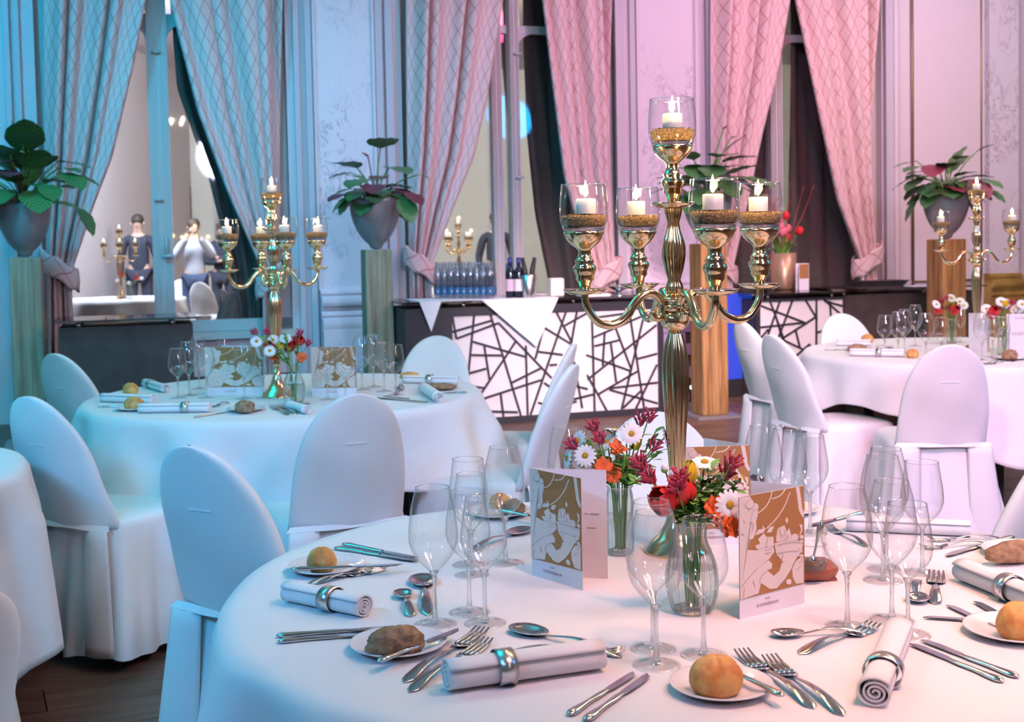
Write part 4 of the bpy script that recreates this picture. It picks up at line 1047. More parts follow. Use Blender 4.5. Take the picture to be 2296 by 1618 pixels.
def cut(kind, tip, end, label, group, dz=0.0, flip=False):
    L0 = {'knife': .225, 'fork': .20, 'spoon': .19, 'teaspoon': .14, 'dessert_fork': .15}[kind]
    if kind not in CP:
        r = empty({'knife': 'table_knife', 'fork': 'table_fork', 'spoon': 'table_spoon', 'teaspoon': 'small_spoon', 'dessert_fork': 'small_fork'}[kind])
        {'knife': knife_mesh, 'fork': fork_mesh, 'spoon': spoon_mesh, 'teaspoon': lambda r: spoon_mesh(r, .14, .0165), 'dessert_fork': lambda r: fork_mesh(r, .15)}[kind](r)
        CP[kind] = r; o = r
    else: o = copy_tree(CP[kind])
    a, b_ = P(*end, TZ + dz), P(*tip, TZ + dz); d = b_ - a; L = d.length
    k = min(max(L / L0, .75), 1.25)
    mid = (a + b_) / 2; ang = math.atan2(d.y, d.x)
    o.location = (mid.x - math.cos(ang) * L0 * k / 2, mid.y - math.sin(ang) * L0 * k / 2, TZ + .0006 + dz); o.rotation_euler = (0, 0, ang); o.scale = (k, k, 1.0)
    cat = 'knife' if kind == 'knife' else 'fork' if 'fork' in kind else 'spoon'
    tag(o, label, cat, group); return o
CGp = 'cutlery on the foreground table'
for a in [
    ('knife', (1423, 1514), (1274, 1610), 'left one of the two knives at the front edge'),
    ('knife', (1455, 1518), (1312, 1622), 'right one of the two knives at the front edge'),
    ('fork', (1662, 1470), (1826, 1593), 'left one of two forks right of the front bread plate'),
    ('fork', (1724, 1483), (1892, 1609), 'right one of two forks right of the front bread plate'),
    ('spoon', (1728, 1431), (1949, 1424), 'spoon lying across the fork near the upright napkin'),
    ('dessert_fork', (1984, 1401), (1763, 1480), 'fork crossing the spoon near the upright napkin'),
    ('spoon', (1147, 1413), (1395, 1478), 'spoon behind the long napkin at the front'),
    ('dessert_fork', (1400, 1468), (1142, 1464), 'fork behind the long napkin with its tines at right'),
    ('fork', (1082, 1420), (905, 1534), 'upper one of two forks beside the long napkin'),
    ('fork', (1091, 1444), (917, 1556), 'lower one of two forks beside the long napkin'),
    ('knife', (913, 1410), (619, 1431), 'upper knife of the pair left of the dark roll'),
    ('knife', (872, 1424), (622, 1444), 'lower knife of the pair left of the dark roll'),
    ('teaspoon', (901, 1332), (922, 1386), 'short small spoon beside the larger short spoon at left'),
    ('spoon', (946, 1296), (960, 1384), 'spoon pointing away from us at left before the glass'),
    ('fork', (820, 1287), (692, 1316), 'front fork of the pair behind the left napkin'),
    ('fork', (863, 1280), (716, 1310), 'rear fork of the pair behind the left napkin'),
    ('knife', (940, 1263), (750, 1232), 'front knife of the far left pair behind the bread plate'),
    ('knife', (936, 1256), (768, 1223), 'rear knife of the far left pair behind the bread plate'),
    ('spoon', (1186, 1190), (1050, 1240), 'spoon with raised bowl left of the open menu'),
    ('dessert_fork', (2100, 1279), (2096, 1374), 'upright-pointing fork beside the short spoon at right'),
    ('teaspoon', (2058, 1360), (2057, 1302), 'short spoon with its bowl towards us at right'),
    ('fork', (2094, 1216), (2230, 1208), 'rear fork at the right beside the long dark roll'),
    ('fork', (2076, 1233), (2210, 1222), 'front fork at the right beside the long dark roll'),
    ('knife', (2120, 1252), (2272, 1207), 'knife lying over the forks beside the long dark roll'),
    ('fork', (1857, 1187), (1946, 1229), 'fork lying behind the wooden board'),
    ('knife', (1815, 1184), (1938, 1152), 'knife lying behind the wooden board, left of the rear napkin'),
    ('knife', (2092, 1391), (2300, 1404), 'level knife left of the right bread plate'),
    ('knife', (2124, 1362), (2290, 1442), 'knife crossing the level knife at the right bread plate'),
    ('knife', (2186, 1354), (2335, 1440), 'knife partly hidden by the right bread plate'),
    ('knife', (2041, 1449), (2250, 1535), 'lower knife of the pair at the right front'),
    ('knife', (2067, 1441), (2284, 1525), 'upper knife of the pair at the right front')]: cut(*a, CGp)

# ---------------------------------------------------------------- plates, bread
def plate(x, y, R, label, group=None):
    o = MB().lathe([(.001, .003), (R * .55, .003), (R * .68, .0045), (R * .93, .0105), (R, .0125), (R, .0145), (R * .97, .0142), (R * .72, .0085), (R * .60, .0065), (.001, .0062)], 48, cap=False).lathe([(.001, .0), (R * .5, 0), (R * .5, .0032), (.001, .0031)], 32, cap=False).build('bread_plate', M['china'], None)
    p = P(x, y, TZ); o.location = (p.x, p.y, TZ + .0006); return tag(o, label, 'plate', group)
def bread(x, y, z, l, w, h, dark, label, ang=0, group=None, seed=0):
    nm = 'bread_roll'; mb = MB(); amp = .06 if dark else .02
    def fn(u, v):
        th, ph = 2 * PI * u, PI * v; sx, sy, sz_ = math.sin(ph) * math.cos(th), math.sin(ph) * math.sin(th), -math.cos(ph)
        q = noise.noise(Vector((sx * 2.2 + seed, sy * 2.2, sz_ * 2.2))) * amp * 2 + noise.noise(Vector((sx * 7 + seed, sy * 7, sz_ * 7))) * amp
        f = 1 + q
        if not dark: f -= .10 * math.exp(-(sx / .10) ** 2) * max(0, -sy * .7 + sz_ * .6)
        if dark: f -= .05 * math.exp(-(math.sin(3.2 * sx + seed) / .25) ** 2)
        zz = sz_ * f
        if zz < -.62: zz = -.62 - (zz + .62) * .2
        return (sx * f * l / 2, sy * f * w / 2, (zz + .62) * h / 1.62)
    mb.grid(fn, 40, 26, closed=True)
    o = mb.build(nm, M['darkbread'] if dark else M['bread'], None, fix=False)
    p = P(x, y, TZ + z); o.location = (p.x, p.y, TZ + z + .0005); o.rotation_euler = (0, 0, ang); return tag(o, label, 'bread', group)
plate(1617, 1550, .070, 'white side plate at the front with a golden roll')
bread(1606, 1553, .0075, .072, .062, .052, False, 'golden round roll on the front plate')
cut('knife', (1590, 1484), (1754, 1567), 'butter knife behind the golden roll on the front plate', CGp, .0145)
plate(894, 1456, .074, 'white side plate with the knobbly dark roll')
bread(886, 1466, .0075, .092, .046, .042, True, 'knobbly dark bread roll on the left front plate', .35, seed=3)
cut('knife', (1031, 1416), (848, 1489), 'butter knife lying against the knobbly dark roll', CGp, .0145)
plate(733, 1280, .072, 'white side plate at the far left of the foreground table')
bread(722, 1278, .0075, .056, .050, .044, False, 'pale round roll on the far left plate', seed=5)
cut('knife', (903, 1271), (650, 1281), 'butter knife lying across the far left plate', CGp, .0145)
plate(1118, 1156, .072, 'white side plate behind the left glasses')
bread(1150, 1152, .0075, .055, .04, .034, True, 'small torn-looking brown roll behind the left glasses', seed=8)
bread(1122, 1138, .0075, .05, .045, .034, False, 'pale roll behind the tallest-looking left glass', seed=9)
cut('knife', (1230, 1168), (1130, 1150), 'butter knife beside the small brown roll', CGp, .0145)
plate(2292, 1245, .074, 'white side plate at the right edge with the long dark roll')
bread(2272, 1257, .0075, .115, .042, .038, True, 'long floured dark roll at the right edge', .22, seed=11)
plate(2276, 1424, .076, 'white side plate at the right edge with an orange-brown roll')
bread(2290, 1430, .0075, .072, .066, .056, False, 'orange-brown round roll cut off by the right edge', seed=13)
plate(1790, 1080, .07, 'plate behind the three glasses with a pale roll'); bpy.data.objects['bread_plate.006'].location = (P(1765, 1150, TZ).x, P(1765, 1150, TZ).y, TZ + .0006)
bread(1765, 1150, .0075, .08, .05, .04, False, 'peach coloured roll seen through the glasses behind the right menu', seed=15)

# ---------------------------------------------------------------- napkins
def napkin(a, b_, R, label, ringpx=None, rlabel=None, spiral=True, squash=.86):
    r = empty('rolled_napkin'); A, B = P(*a, TZ), P(*b_, TZ); d = B - A; L = d.length; ang = math.atan2(d.y, d.x)
    r.location = (A.x, A.y, TZ + .0008); r.rotation_euler = (0, 0, ang); tag(r, label, 'napkin', 'rolled white napkins')
    mb = MB(); T = 3.4; n = 96; th = R * .13; vs = []
    for k in range(n + 1):
        t = k / n; q = R * (.16 + .84 * t) if t < .72 else R * (.765 + .235 * min(1, (t - .72) / .2)); an = 2 * PI * T * t
        for rr in (q, q - th * .8): vs.append((rr * math.cos(an), R * squash + rr * math.sin(an) * squash))
    NX = 10; m = len(vs)
    for i in range(NX + 1):
        x = L * i / NX; w = 1 + .03 * math.sin(5 * i / NX + R * 100)
        for (y, z) in vs: mb.v.append((x, y * w, max(z, .0005)))
    for i in range(NX):
        for k in range(n):
            for s in (0, 1):
                p0 = i * m + 2 * k + s; p1 = p0 + 2; q0 = p0 + m; q1 = p1 + m
                mb.f.append((p0, p1, q1, q0) if s == 0 else (p0, q0, q1, p1)); mb.sm.append(True); mb.mi.append(0)
    for i in (0, NX):
        for k in range(n):
            p0 = i * m + 2 * k; mb.f.append((p0, p0 + 1, p0 + 3, p0 + 2) if i == 0 else (p0, p0 + 2, p0 + 3, p0 + 1)); mb.sm.append(False); mb.mi.append(0)
    for k in (0, n):
        for i in range(NX):
            p0 = i * m + 2 * k; mb.f.append((p0, p0 + 1, p0 + 1 + m, p0 + m)); mb.sm.append(False); mb.mi.append(0)
    mb.build('rolled_cloth', M['napkin'], r)
    if ringpx:
        c = P(*ringpx, TZ + R); t = (c - A).dot(d.normalized()) ; t = min(max(t, .02), L - .02)
        g = MB(); rr = R * 1.07; w = .0125
        g.lathe([(rr, -w), (rr + .0012, -w), (rr + .0012, w), (rr, w), (rr, -w)], 40, Matrix.Translation((0, 0, 0)) @ Matrix.Diagonal((1, squash, 1, 1)) @ Matrix.Rotation(PI / 2, 4, 'Y'), cap=False)
        # oval lying flat: squash vertically
        go = g.build('napkin_ring', M['ring'], None)
        me = go.data
        for v in me.vertices: v.co = Vector((v.co.x, v.co.y / squash, v.co.z * squash))
        pos = A + d.normalized() * t; go.location = (pos.x, pos.y, TZ + .0008 + R * squash + .002); go.rotation_euler = (0, 0, ang)
        tag(go, rlabel, 'napkin ring', 'metal napkin rings')
napkin((1001, 1552), (1349, 1502), .026, 'long rolled napkin with ring at the front left of centre', (1148, 1510), 'ring around the long napkin at the front')
napkin((645, 1350), (818, 1386), .022, 'rolled napkin with ring at the far left of the foreground table', (712, 1352), 'ring around the far left napkin')
napkin((1898, 1192), (2176, 1205), .020, 'rolled napkin behind the glasses at the far right')
napkin((2155, 1303), (2345, 1382), .024, 'rolled napkin with ring at the right picture edge', (2252, 1318), 'ring around the napkin at the right edge')
napkin((1962, 1590), (2018, 1444), .024, 'rolled napkin pointing away with its spiral end towards us', (1986, 1502), 'ring around the napkin with the spiral end')
napkin((229, 902), (345, 906), .022, 'rolled napkin at the left rim of the left table')
napkin((312, 927), (472, 925), .022, 'rolled napkin with ring at the front of the left table', (403, 918), 'ring around the front napkin on the left table')
napkin((326, 868), (372, 882), .022, 'rolled napkin standing out against the dark counter', (343, 860), 'ring around the napkin against the dark counter')
napkin((985, 904), (950, 880), .024, 'rolled napkin with its spiral end at the right of the left table')
napkin((905, 860), (1028, 862), .022, 'rolled napkin before the far chair of the left table', (957, 852), 'ring around the napkin before the far chair')
napkin((690, 930), (648, 918), .02, 'rolled napkin end below the vase of the left table')
napkin((1876, 776), (1952, 776), .022, 'rear rolled napkin on the left side of the right table')
napkin((1906, 799), (2027, 801), .024, 'front rolled napkin on the left side of the right table', (1965, 794), 'ring around the front napkin on the right table')

# far tables: bread, plates and cutlery
for (x, y, R, l) in ((552, 922, .07, 'white side plate with a dark roll on the left table'), (300, 920, .07, 'white side plate with a golden roll on the left table'), (985, 872, .08, 'white side plate with a flat loaf on the left table'), (2266, 806, .08, 'white side plate with a brown roll on the right table'), (1925, 786, .07, 'white side plate with dark bread on the right table')): plate(x, y, R, l)
bread(549, 924, .0075, .075, .05, .045, True, 'round dark roll at the front of the left table', seed=21)
bread(300, 918, .0075, .075, .06, .05, False, 'golden roll nearest the ring napkin on the left table', seed=22)
bread(293, 884, .002, .065, .06, .05, False, 'reddish roll at the far left rim of the left table', seed=23)
bread(988, 872, .0075, .13, .07, .025, True, 'flat brown loaf at the right of the left table', seed=24)
bread(918, 848, .002, .09, .05, .03, False, 'yellowish roll beside the far chair of the left table', seed=25)
bread(1945, 768, .002, .07, .06, .05, False, 'orange roll before the far chair of the right table', seed=26)
bread(1922, 788, .0075, .095, .06, .04, True, 'dark oval roll on the left side of the right table', seed=27)
bread(2264, 806, .0075, .075, .055, .048, True, 'brown roll right of the right candelabra', seed=28)
bread(2046, 802, .002, .06, .06, .045, False, 'orange roll peeping out beside the near chair back', seed=29)
LC, RC = 'cutlery on the left table', 'cutlery on the right table'
for a in [('knife', (515, 925), (434, 938), 'knife at the front of the left table left of the dark roll'), ('fork', (606, 911), (652, 935), 'fork right of the dark roll on the left table'), ('fork', (622, 911), (668, 932), 'second fork right of the dark roll on the left table'),
          ('dessert_fork', (478, 914), (512, 904), 'small fork above the left knife on the left table'), ('knife', (306, 911), (234, 914), 'knife beside the golden roll on the left table'), ('spoon', (676, 912), (640, 916), 'spoon before the ribbed vase on the left table'),
          ('knife', (958, 884), (1042, 882), 'knife catching light at the right rim of the left table'), ('fork', (900, 872), (886, 888), 'fork before the right glasses on the left table'), ('knife', (860, 890), (918, 897), 'lower knife before the right glasses on the left table'),
          ('knife', (840, 894), (960, 904), 'lowest knife behind the squarely seen chair'), ('teaspoon', (890, 874), (902, 866), 'small spoon before the right glasses on the left table')]: cut(*a, LC)
for a in [('knife', (1905, 785), (1862, 786), 'knife at the left rim of the right table'), ('spoon', (2000, 782), (1965, 778), 'spoon behind the front napkin of the right table'), ('fork', (2208, 818), (2236, 812), 'left fork on the front rim of the right table'),
          ('fork', (2220, 818), (2248, 812), 'right fork on the front rim of the right table'), ('knife', (2268, 812), (2310, 800), 'knife beside the brown roll on the right table')]: cut(*a, RC)

# ---------------------------------------------------------------- menus
def q_uv(pts, C):                         # zoomed picture coords -> u, v of the printed face
    out = []
    for (x, y) in pts:
        u = (x - 48) / 690; yt = 260 - 112 * u; yb = 1570 - 140 * u; out.append((u, 1 - (y - yt) / (yb - yt)))
    return out
ART = dict(
    fig=[[(48, 262), (160, 250), (200, 330), (245, 390), (235, 470), (220, 520), (225, 600), (190, 700), (150, 715), (138, 640), (140, 600), (135, 720), (130, 820), (220, 830), (330, 790), (400, 800), (410, 850), (350, 930), (240, 1020), (150, 1110), (240, 1020), (350, 940), (385, 980), (380, 1030), (330, 1045), (400, 1110), (460, 1060), (490, 970), (560, 950), (625, 960), (590, 1040), (520, 1150), (430, 1245), (360, 1250), (265, 1180), (238, 1290), (100, 1335), (48, 1350)],
         [(410, 760), (500, 740), (700, 740), (722, 780), (700, 860), (625, 960), (500, 960), (430, 880)],
         [(205, 780), (260, 760), (240, 710), (300, 650), (330, 690), (400, 690), (405, 790), (330, 800), (240, 830)], [(205, 670), (240, 610), (290, 600), (280, 560), (318, 600), (300, 640)], [(330, 645), (360, 590), (410, 575), (380, 640)],
         [(600, 1040), (640, 960), (724, 900), (722, 1200), (640, 1205), (605, 1130)], [(430, 690), (450, 600), (520, 570), (545, 640), (570, 600), (600, 700), (640, 670), (680, 720), (600, 745), (430, 745)], [(545, 480), (562, 515), (548, 555), (530, 520)], [(680, 560), (715, 570), (715, 640), (680, 690), (700, 620)]],
    circ=[(482, 640, 44), (517, 690, 36), (632, 700, 38), (706, 700, 22), (704, 750, 20), (650, 830, 20), (690, 850, 22), (702, 905, 20), (660, 890, 20), (682, 955, 20), (560, 1180, 30), (210, 360, 36), (150, 330, 50)],
    lines=[([(390, 205), (372, 280), (320, 370), (245, 432)], 10), ([(585, 215), (520, 370), (430, 500), (330, 600)], 10), ([(535, 180), (480, 250), (390, 285)], 12), ([(665, 165), (685, 300), (700, 410), (738, 480)], 40)],
    shade=[([(440, 780), (560, 755), (690, 755)], 6), ([(430, 872), (560, 850), (640, 850)], 6), ([(160, 280), (110, 340), (150, 400)], 5), ([(90, 500), (100, 540)], 6), ([(60, 640), (90, 660)], 5), ([(240, 1010), (150, 1100), (60, 1210)], 5), ([(300, 870), (370, 850)], 5), ([(310, 830), (380, 815)], 5), ([(330, 1050), (265, 1110), (250, 1180)], 6), ([(180, 1150), (200, 1220)], 7), ([(90, 1230), (80, 1320)], 7), ([(640, 1060), (700, 1010)], 6), ([(150, 520), (190, 560), (170, 640)], 6), ([(500, 880), (480, 960)], 5), ([(340, 700), (320, 780)], 5), ([(460, 600), (480, 680)], 5)])
def face(root, w, h, side=1):
    """printed picture on the local x,z face at y=0 looking to -y"""
    def pt(p, o=0): u, v = p; return (u * w, v * h)
    mb = MB(); T = Matrix.Translation((0, -.0009, 0))
    bp = q_uv([(48, 262), (738, 150), (738, 1205), (48, 1352)], 0); mb.poly([pt(p) for p in bp], .0004, T, mi=0); mb.build('tan_ground', M['tan'], root)
    mb = MB(); T = Matrix.Translation((0, -.0013, 0))
    for pl_ in ART['fig']: mb.poly([pt(p) for p in q_uv(pl_, 0)], .0003, T)
    mb.build('pale_figure', M['pale'], root)
    mb = MB()
    for k, (x, y, r) in enumerate(ART['circ']):
        T = Matrix.Translation((0, -.0014 - .00004 * k, 0)); mb.poly([pt(p) for p in q_uv([(x + r * math.cos(q * PI / 8), y + r * math.sin(q * PI / 8)) for q in range(16)], 0)], .0003, T)
    def stroke(mb, pts, wd, T):
        sp = spline([(x, 0, y) for x, y in pts], 5); L = []; R = []
        for i, p in enumerate(sp):
            t = (sp[min(i + 1, len(sp) - 1)] - sp[max(i - 1, 0)]).normalized(); n = Vector((-t.z, 0, t.x)) * wd / 2
            L.append((min(p.x + n.x, 737), p.z + n.z)); R.append((min(p.x - n.x, 737), p.z - n.z))
        for i in range(len(L) - 1): mb.poly([pt(p) for p in q_uv([L[i], L[i + 1], R[i + 1], R[i]], 0)], .0003, T)
    for pts, wd in ART['lines']: stroke(mb, pts, wd, Matrix.Translation((0, -.0013, 0)))
    tag(mb.build('fruit_and_ribbons', M['pale'], root), kind='stuff')
    mb = MB()
    for pts, wd in ART['shade']: stroke(mb, pts, wd, Matrix.Translation((0, -.0021, 0)))
    for (x, y, r) in ART['circ']:
        stroke(mb, [(x + r * math.cos(q), y + r * math.sin(q)) for q in (-.6, .2, 1.0, 1.8)], 5, Matrix.Translation((0, -.0023, 0)))
    tag(mb.build('shading_lines', M['line'], root), kind='stuff')
def text(root, s, size, loc, m, rot=(PI / 2, 0, 0), name='lettering'):
    c = bpy.data.curves.new(name, 'FONT'); c.body = s; c.size = size; c.align_x = 'CENTER'; c.extrude = .0002; c.resolution_u = 2
    tmp = bpy.data.objects.new(name, c); COL.objects.link(tmp); bpy.context.view_layer.update(); me = bpy.data.meshes.new_from_object(tmp.evaluated_get(bpy.context.evaluated_depsgraph_get())); bpy.data.objects.remove(tmp)
    me.materials.clear(); me.materials.append(m); o = bpy.data.objects.new(name, me); COL.objects.link(o); o.parent = root; tag(o, kind='stuff'); o.location = loc; o.rotation_euler = rot; KIDS.setdefault(root.name, []).append(o); return o
def menu(spine, free, back, h, label, flip=False, front_from_spine=True):
    """spine, free, back: base points on the table (world). The printed front cover spans spine-free."""
    r = empty('menu_card', (spine.x, spine.y, TZ + .0006), 0, label, 'menu', 'printed menu cards on the tables')
    def panel(q, printed):
        d = Vector((q.x - spine.x, q.y - spine.y, 0)); w = d.length
        if printed and d.x < 0: base, dd = d, -d
        else: base, dd = Vector((0, 0, 0)), d
        p = bpy.data.objects.new('front_cover' if printed else 'back_cover', None); COL.objects.link(p); p.parent = r; p.location = base; p.empty_display_size = .02
        p.rotation_euler = (0, 0, math.atan2(dd.y, dd.x)); KIDS.setdefault(r.name, []).append(p)
        MB().box(0, w, 0, .0008, 0, h).build('card_sheet', M['paper'], p)
        if printed:
            face(p, w, h); text(p, 'SCHWEIZERHOF', h * .034, (w * .42, -.0006, h * .072), M['ink']); text(p, 'HOTEL', h * .02, (w * .42, -.0006, h * .122), M['ink'])
        return p, w
    panel(free, True); b_, bw = panel(back, False)
    return r, b_, bw
S = P(1193, 1291, TZ); Fp = P(1307, 1325, TZ); Bk = P(1363, 1299, TZ)
r, bk, bw = menu(S, Fp, Bk, .2, 'open menu with brown picture cover left of the rear flower vase')
MB().box(bw * .70, bw * .76, -.0006, 0, .118, .120).box(bw * .78, bw * .9, -.0006, 0, .118, .120).box(bw * .74, bw * .86, -.0006, 0, .092, .094).build('printed_lines', M['ink'], bk)
S = P(1804, 1354, TZ); Fp = P(1659, 1391, TZ); d = P(1683, 1078, TZ + .2)
menu(S, Fp, Vector((d.x, d.y, 0)), .2, 'brown picture menu standing right of the front flower vase')
d0, d1, d2 = P(1681, 998, TZ + .2), P(1530, 1003, TZ + .2), P(1638, 986, TZ + .2)
menu(d0, d1, d2 + Vector((-.05, .03, 0)), .2, 'menu standing behind the candelabra stem, only its top showing')
S = P(592, 886, TZ); Fp = P(462, 886, TZ); menu(S, Fp, Fp + Vector((.05, .09, 0)), .2, 'picture menu on the left table among the left glasses')
S = P(800, 888, TZ); Fp = P(700, 888, TZ); menu(S, Fp, Fp + Vector((.05, .08, 0)), .2, 'picture menu on the left table right of the vase')
def reserved():
    a, b_ = P(2257, 797, TZ), P(2335, 797, TZ); d = b_ - a; r = empty('reserved_card', (a.x, a.y, TZ + .0006), math.atan2(d.y, d.x), 'white reserved card at the right edge of the right table', 'sign')
    w, h = d.length, .205
    MB().box(0, w, 0, .001, 0, h).build('card_sheet', M['paper'], r); MB().box(0, w, 0, .001, 0, h, Matrix.Rotation(.5, 4, 'Z')).build('card_sheet', M['paper'], r)
    text(r, 'RESERVIERT', .022, (w * .5, -.0006, .10), M['ink']); text(r, 'SCHWEIZERHOF', .012, (w * .5, -.0006, .18), M['ink'])
reserved()
a = P(2172, 790, TZ); r = empty('folded_card', (a.x, a.y, TZ + .0006), -.9, 'white folded card left of the right candelabra stem', 'card')
MB().box(0, .10, 0, .001, 0, .2).build('card_sheet', M['paper'], r); MB().box(0, .10, 0, .001, 0, .2, Matrix.Rotation(.7, 4, 'Z')).build('card_sheet', M['paper'], r)

# ---------------------------------------------------------------- wooden board with a jar
def board():
    p = P(1775, 1296, TZ); r = empty('serving_board', (p.x, p.y, TZ + .0006), .08, 'reddish wooden serving board behind the right menu', 'board')
    mb = MB(); L, W = .078, .045
    def fn(u, v):
        a = 2 * PI * u; ct, st = math.cos(a), math.sin(a); q = (abs(ct) ** 6 + abs(st) ** 6) ** (-1 / 6)
        pr = [(.0, .004), (.86, .004), (.93, .008), (1, .020), (.985, .026), (.6, .026), (0, .026)]; k = v * 6; i = min(int(k), 5); f = k - i
        rr = pr[i][0] + (pr[i + 1][0] - pr[i][0]) * f; z = pr[i][1] + (pr[i + 1][1] - pr[i][1]) * f
        return (L * rr * q * ct, W * rr * q * st, z)
    mb.grid(fn, 48, 12, closed=True); mb.build('board_body', M['boardwood'], r)
    for s in (-1, 1): MB().box(s * .06 - .012, s * .06 + .012, -.035, .035, 0, .006).build('runner', M['boardwood'], r)
    q = P(1822, 1276, TZ + .026); z = TZ + .027
    j = empty('spread_jar', (q.x, q.y, z), 0, 'small open glass jar of brown spread on the wooden board', 'jar')
    MB().lathe([(.020, 0), (.0235, .003), (.0245, .02), (.0225, .038), (.0235, .044)], 32, cap=False).build('jar_wall', M['glass'], j)
    MB().lathe([(.0225, .043), (.0245, .0445), (.0225, .046), (.0225, .043)], 32, cap=False).build('jar_rim', M['glassfoot'], j)
    MB().lathe([(.001, .001), (.0225, .002), (.0235, .013), (.012, .0155), (.001, .015)], 28, cap=False).build('spread', M['spread'], j)
    k = empty('jar_spoon', (q.x, q.y, z), 0, 'small spoon standing in the jar of spread', 'spoon')
    MB().tube(spline([(0, 0, .008), (.004, 0, .03), (.012, .004, .06), (.019, .006, .085)], 5), [.0022] * 8 + [.003, .004, .0052, .006, .0065, .006, .004, .002], 10).build('handle', M['steel'], k)
    MB().grid(ell(0, 0, .012, .009, .006, .012), 14, 8, closed=True).build('bowl', M['steel'], k)
board()
# ---------------------------------------------------------------- flower vases
def vase(x, y, kind, label):
    p = P(x, y, TZ); r = empty('flower_vase', (p.x, p.y, TZ + .0006), 0, label, 'vase', 'ribbed glass flower vases')
    if kind == 'round': pr = [(.027, .001), (.034, .006), (.042, .03), (.044, .055), (.040, .085), (.030, .110), (.0255, .128), (.0275, .148)]; wl = .075
    else: pr = [(.021, .001), (.026, .006), (.0275, .02), (.0275, .10), (.026, .12), (.024, .128), (.0265, .135)]; wl = .08
    sp = spline([(a, 0, z) for a, z in pr], 4); pr2 = [(q.x, q.z) for q in sp]
    MB().lathe(pr2, 96, flute=16, depth=.15, cap=False).build('ribbed_wall', M['vaseglass'], r)
    MB().lathe([(.001, .002), (pr[0][0] - .001, .001), (pr[1][0] - .003, .008), (.001, .007)], 40, cap=False).build('thick_base', M['stemglass'], r)
    wr = interp([(z, a) for a, z in pr], wl) * .88
    MB().lathe([(.001, wl), (wr, wl)], 32, cap=False).build('water', M['water'], r)
    MB().lathe([(pr[-1][0] - .001, pr[-1][1] - .002), (pr[-1][0] + .001, pr[-1][1]), (pr[-1][0] - .001, pr[-1][1] + .001), (pr[-1][0] - .001, pr[-1][1] - .002)], 48, cap=False).build('lip', M['glassfoot'], r)
    return Vector((p.x, p.y, TZ)), pr[-1][0], pr[-1][1]
PET = {}
def daisy_head(r, T, R=.020):
    key = 'd'
    if key not in PET:
        mb = MB()
        for k in range(15):
            a = 2 * PI * k / 15
            def fn(u, v):
                w = (u - .5) * .34 * math.sin(PI * min(1, .12 + .8 * v)) ** .6; q = .22 + .78 * v; z = .10 * math.sin(PI * v) - .08 * v + (k % 2) * .02
                return (q * math.cos(a) - w * math.sin(a), q * math.sin(a) + w * math.cos(a), z)
            mb.grid(fn, 3, 5)
        PET[key] = mb.mesh('petals'); PET[key].materials.append(M['petalw'])
        mb = MB().grid(ell(0, 0, .05, .27, .27, .16), 14, 8, closed=True); PET['e'] = mb.mesh('eye'); PET['e'].materials.append(M['yellow'])
        mb = MB()
        for k in range(11):
            a = 2.4 * k; z = .09 * k; q = .16 + .25 * math.sin(PI * min(1, k / 12 + .1))
            st = Vector((q * .5 * math.cos(a), q * .5 * math.sin(a), z)); en = Vector((q * 1.7 * math.cos(a), q * 1.7 * math.sin(a), z + .52))
            mb.tube([st, st.lerp(en, .5), en], [.05, .14, .09], 6)
            for s in (-1, 0, 1):
                d = (en - st).normalized(); sd = Vector((-math.sin(a), math.cos(a), 0)) * s * .12
                mb.tube([en, en + d * .10 + sd * .8, en + d * .2 + sd * 1.4], [.08, .07, .015], 5)
        mb.tube([(0, 0, -.5), (0, 0, .9)], [.05, .04], 6); PET['k'] = mb.mesh('buds'); PET['k'].materials.append(M['crimson'])
    def mk(n, k, s):
        o = link(n, PET[k], PET[k].materials[0], r); o.matrix_local = T @ Matrix.Diagonal((s, s, s, 1)); return o
    mk('petals', 'd', R); mk('eye', 'e', R)
    return mk
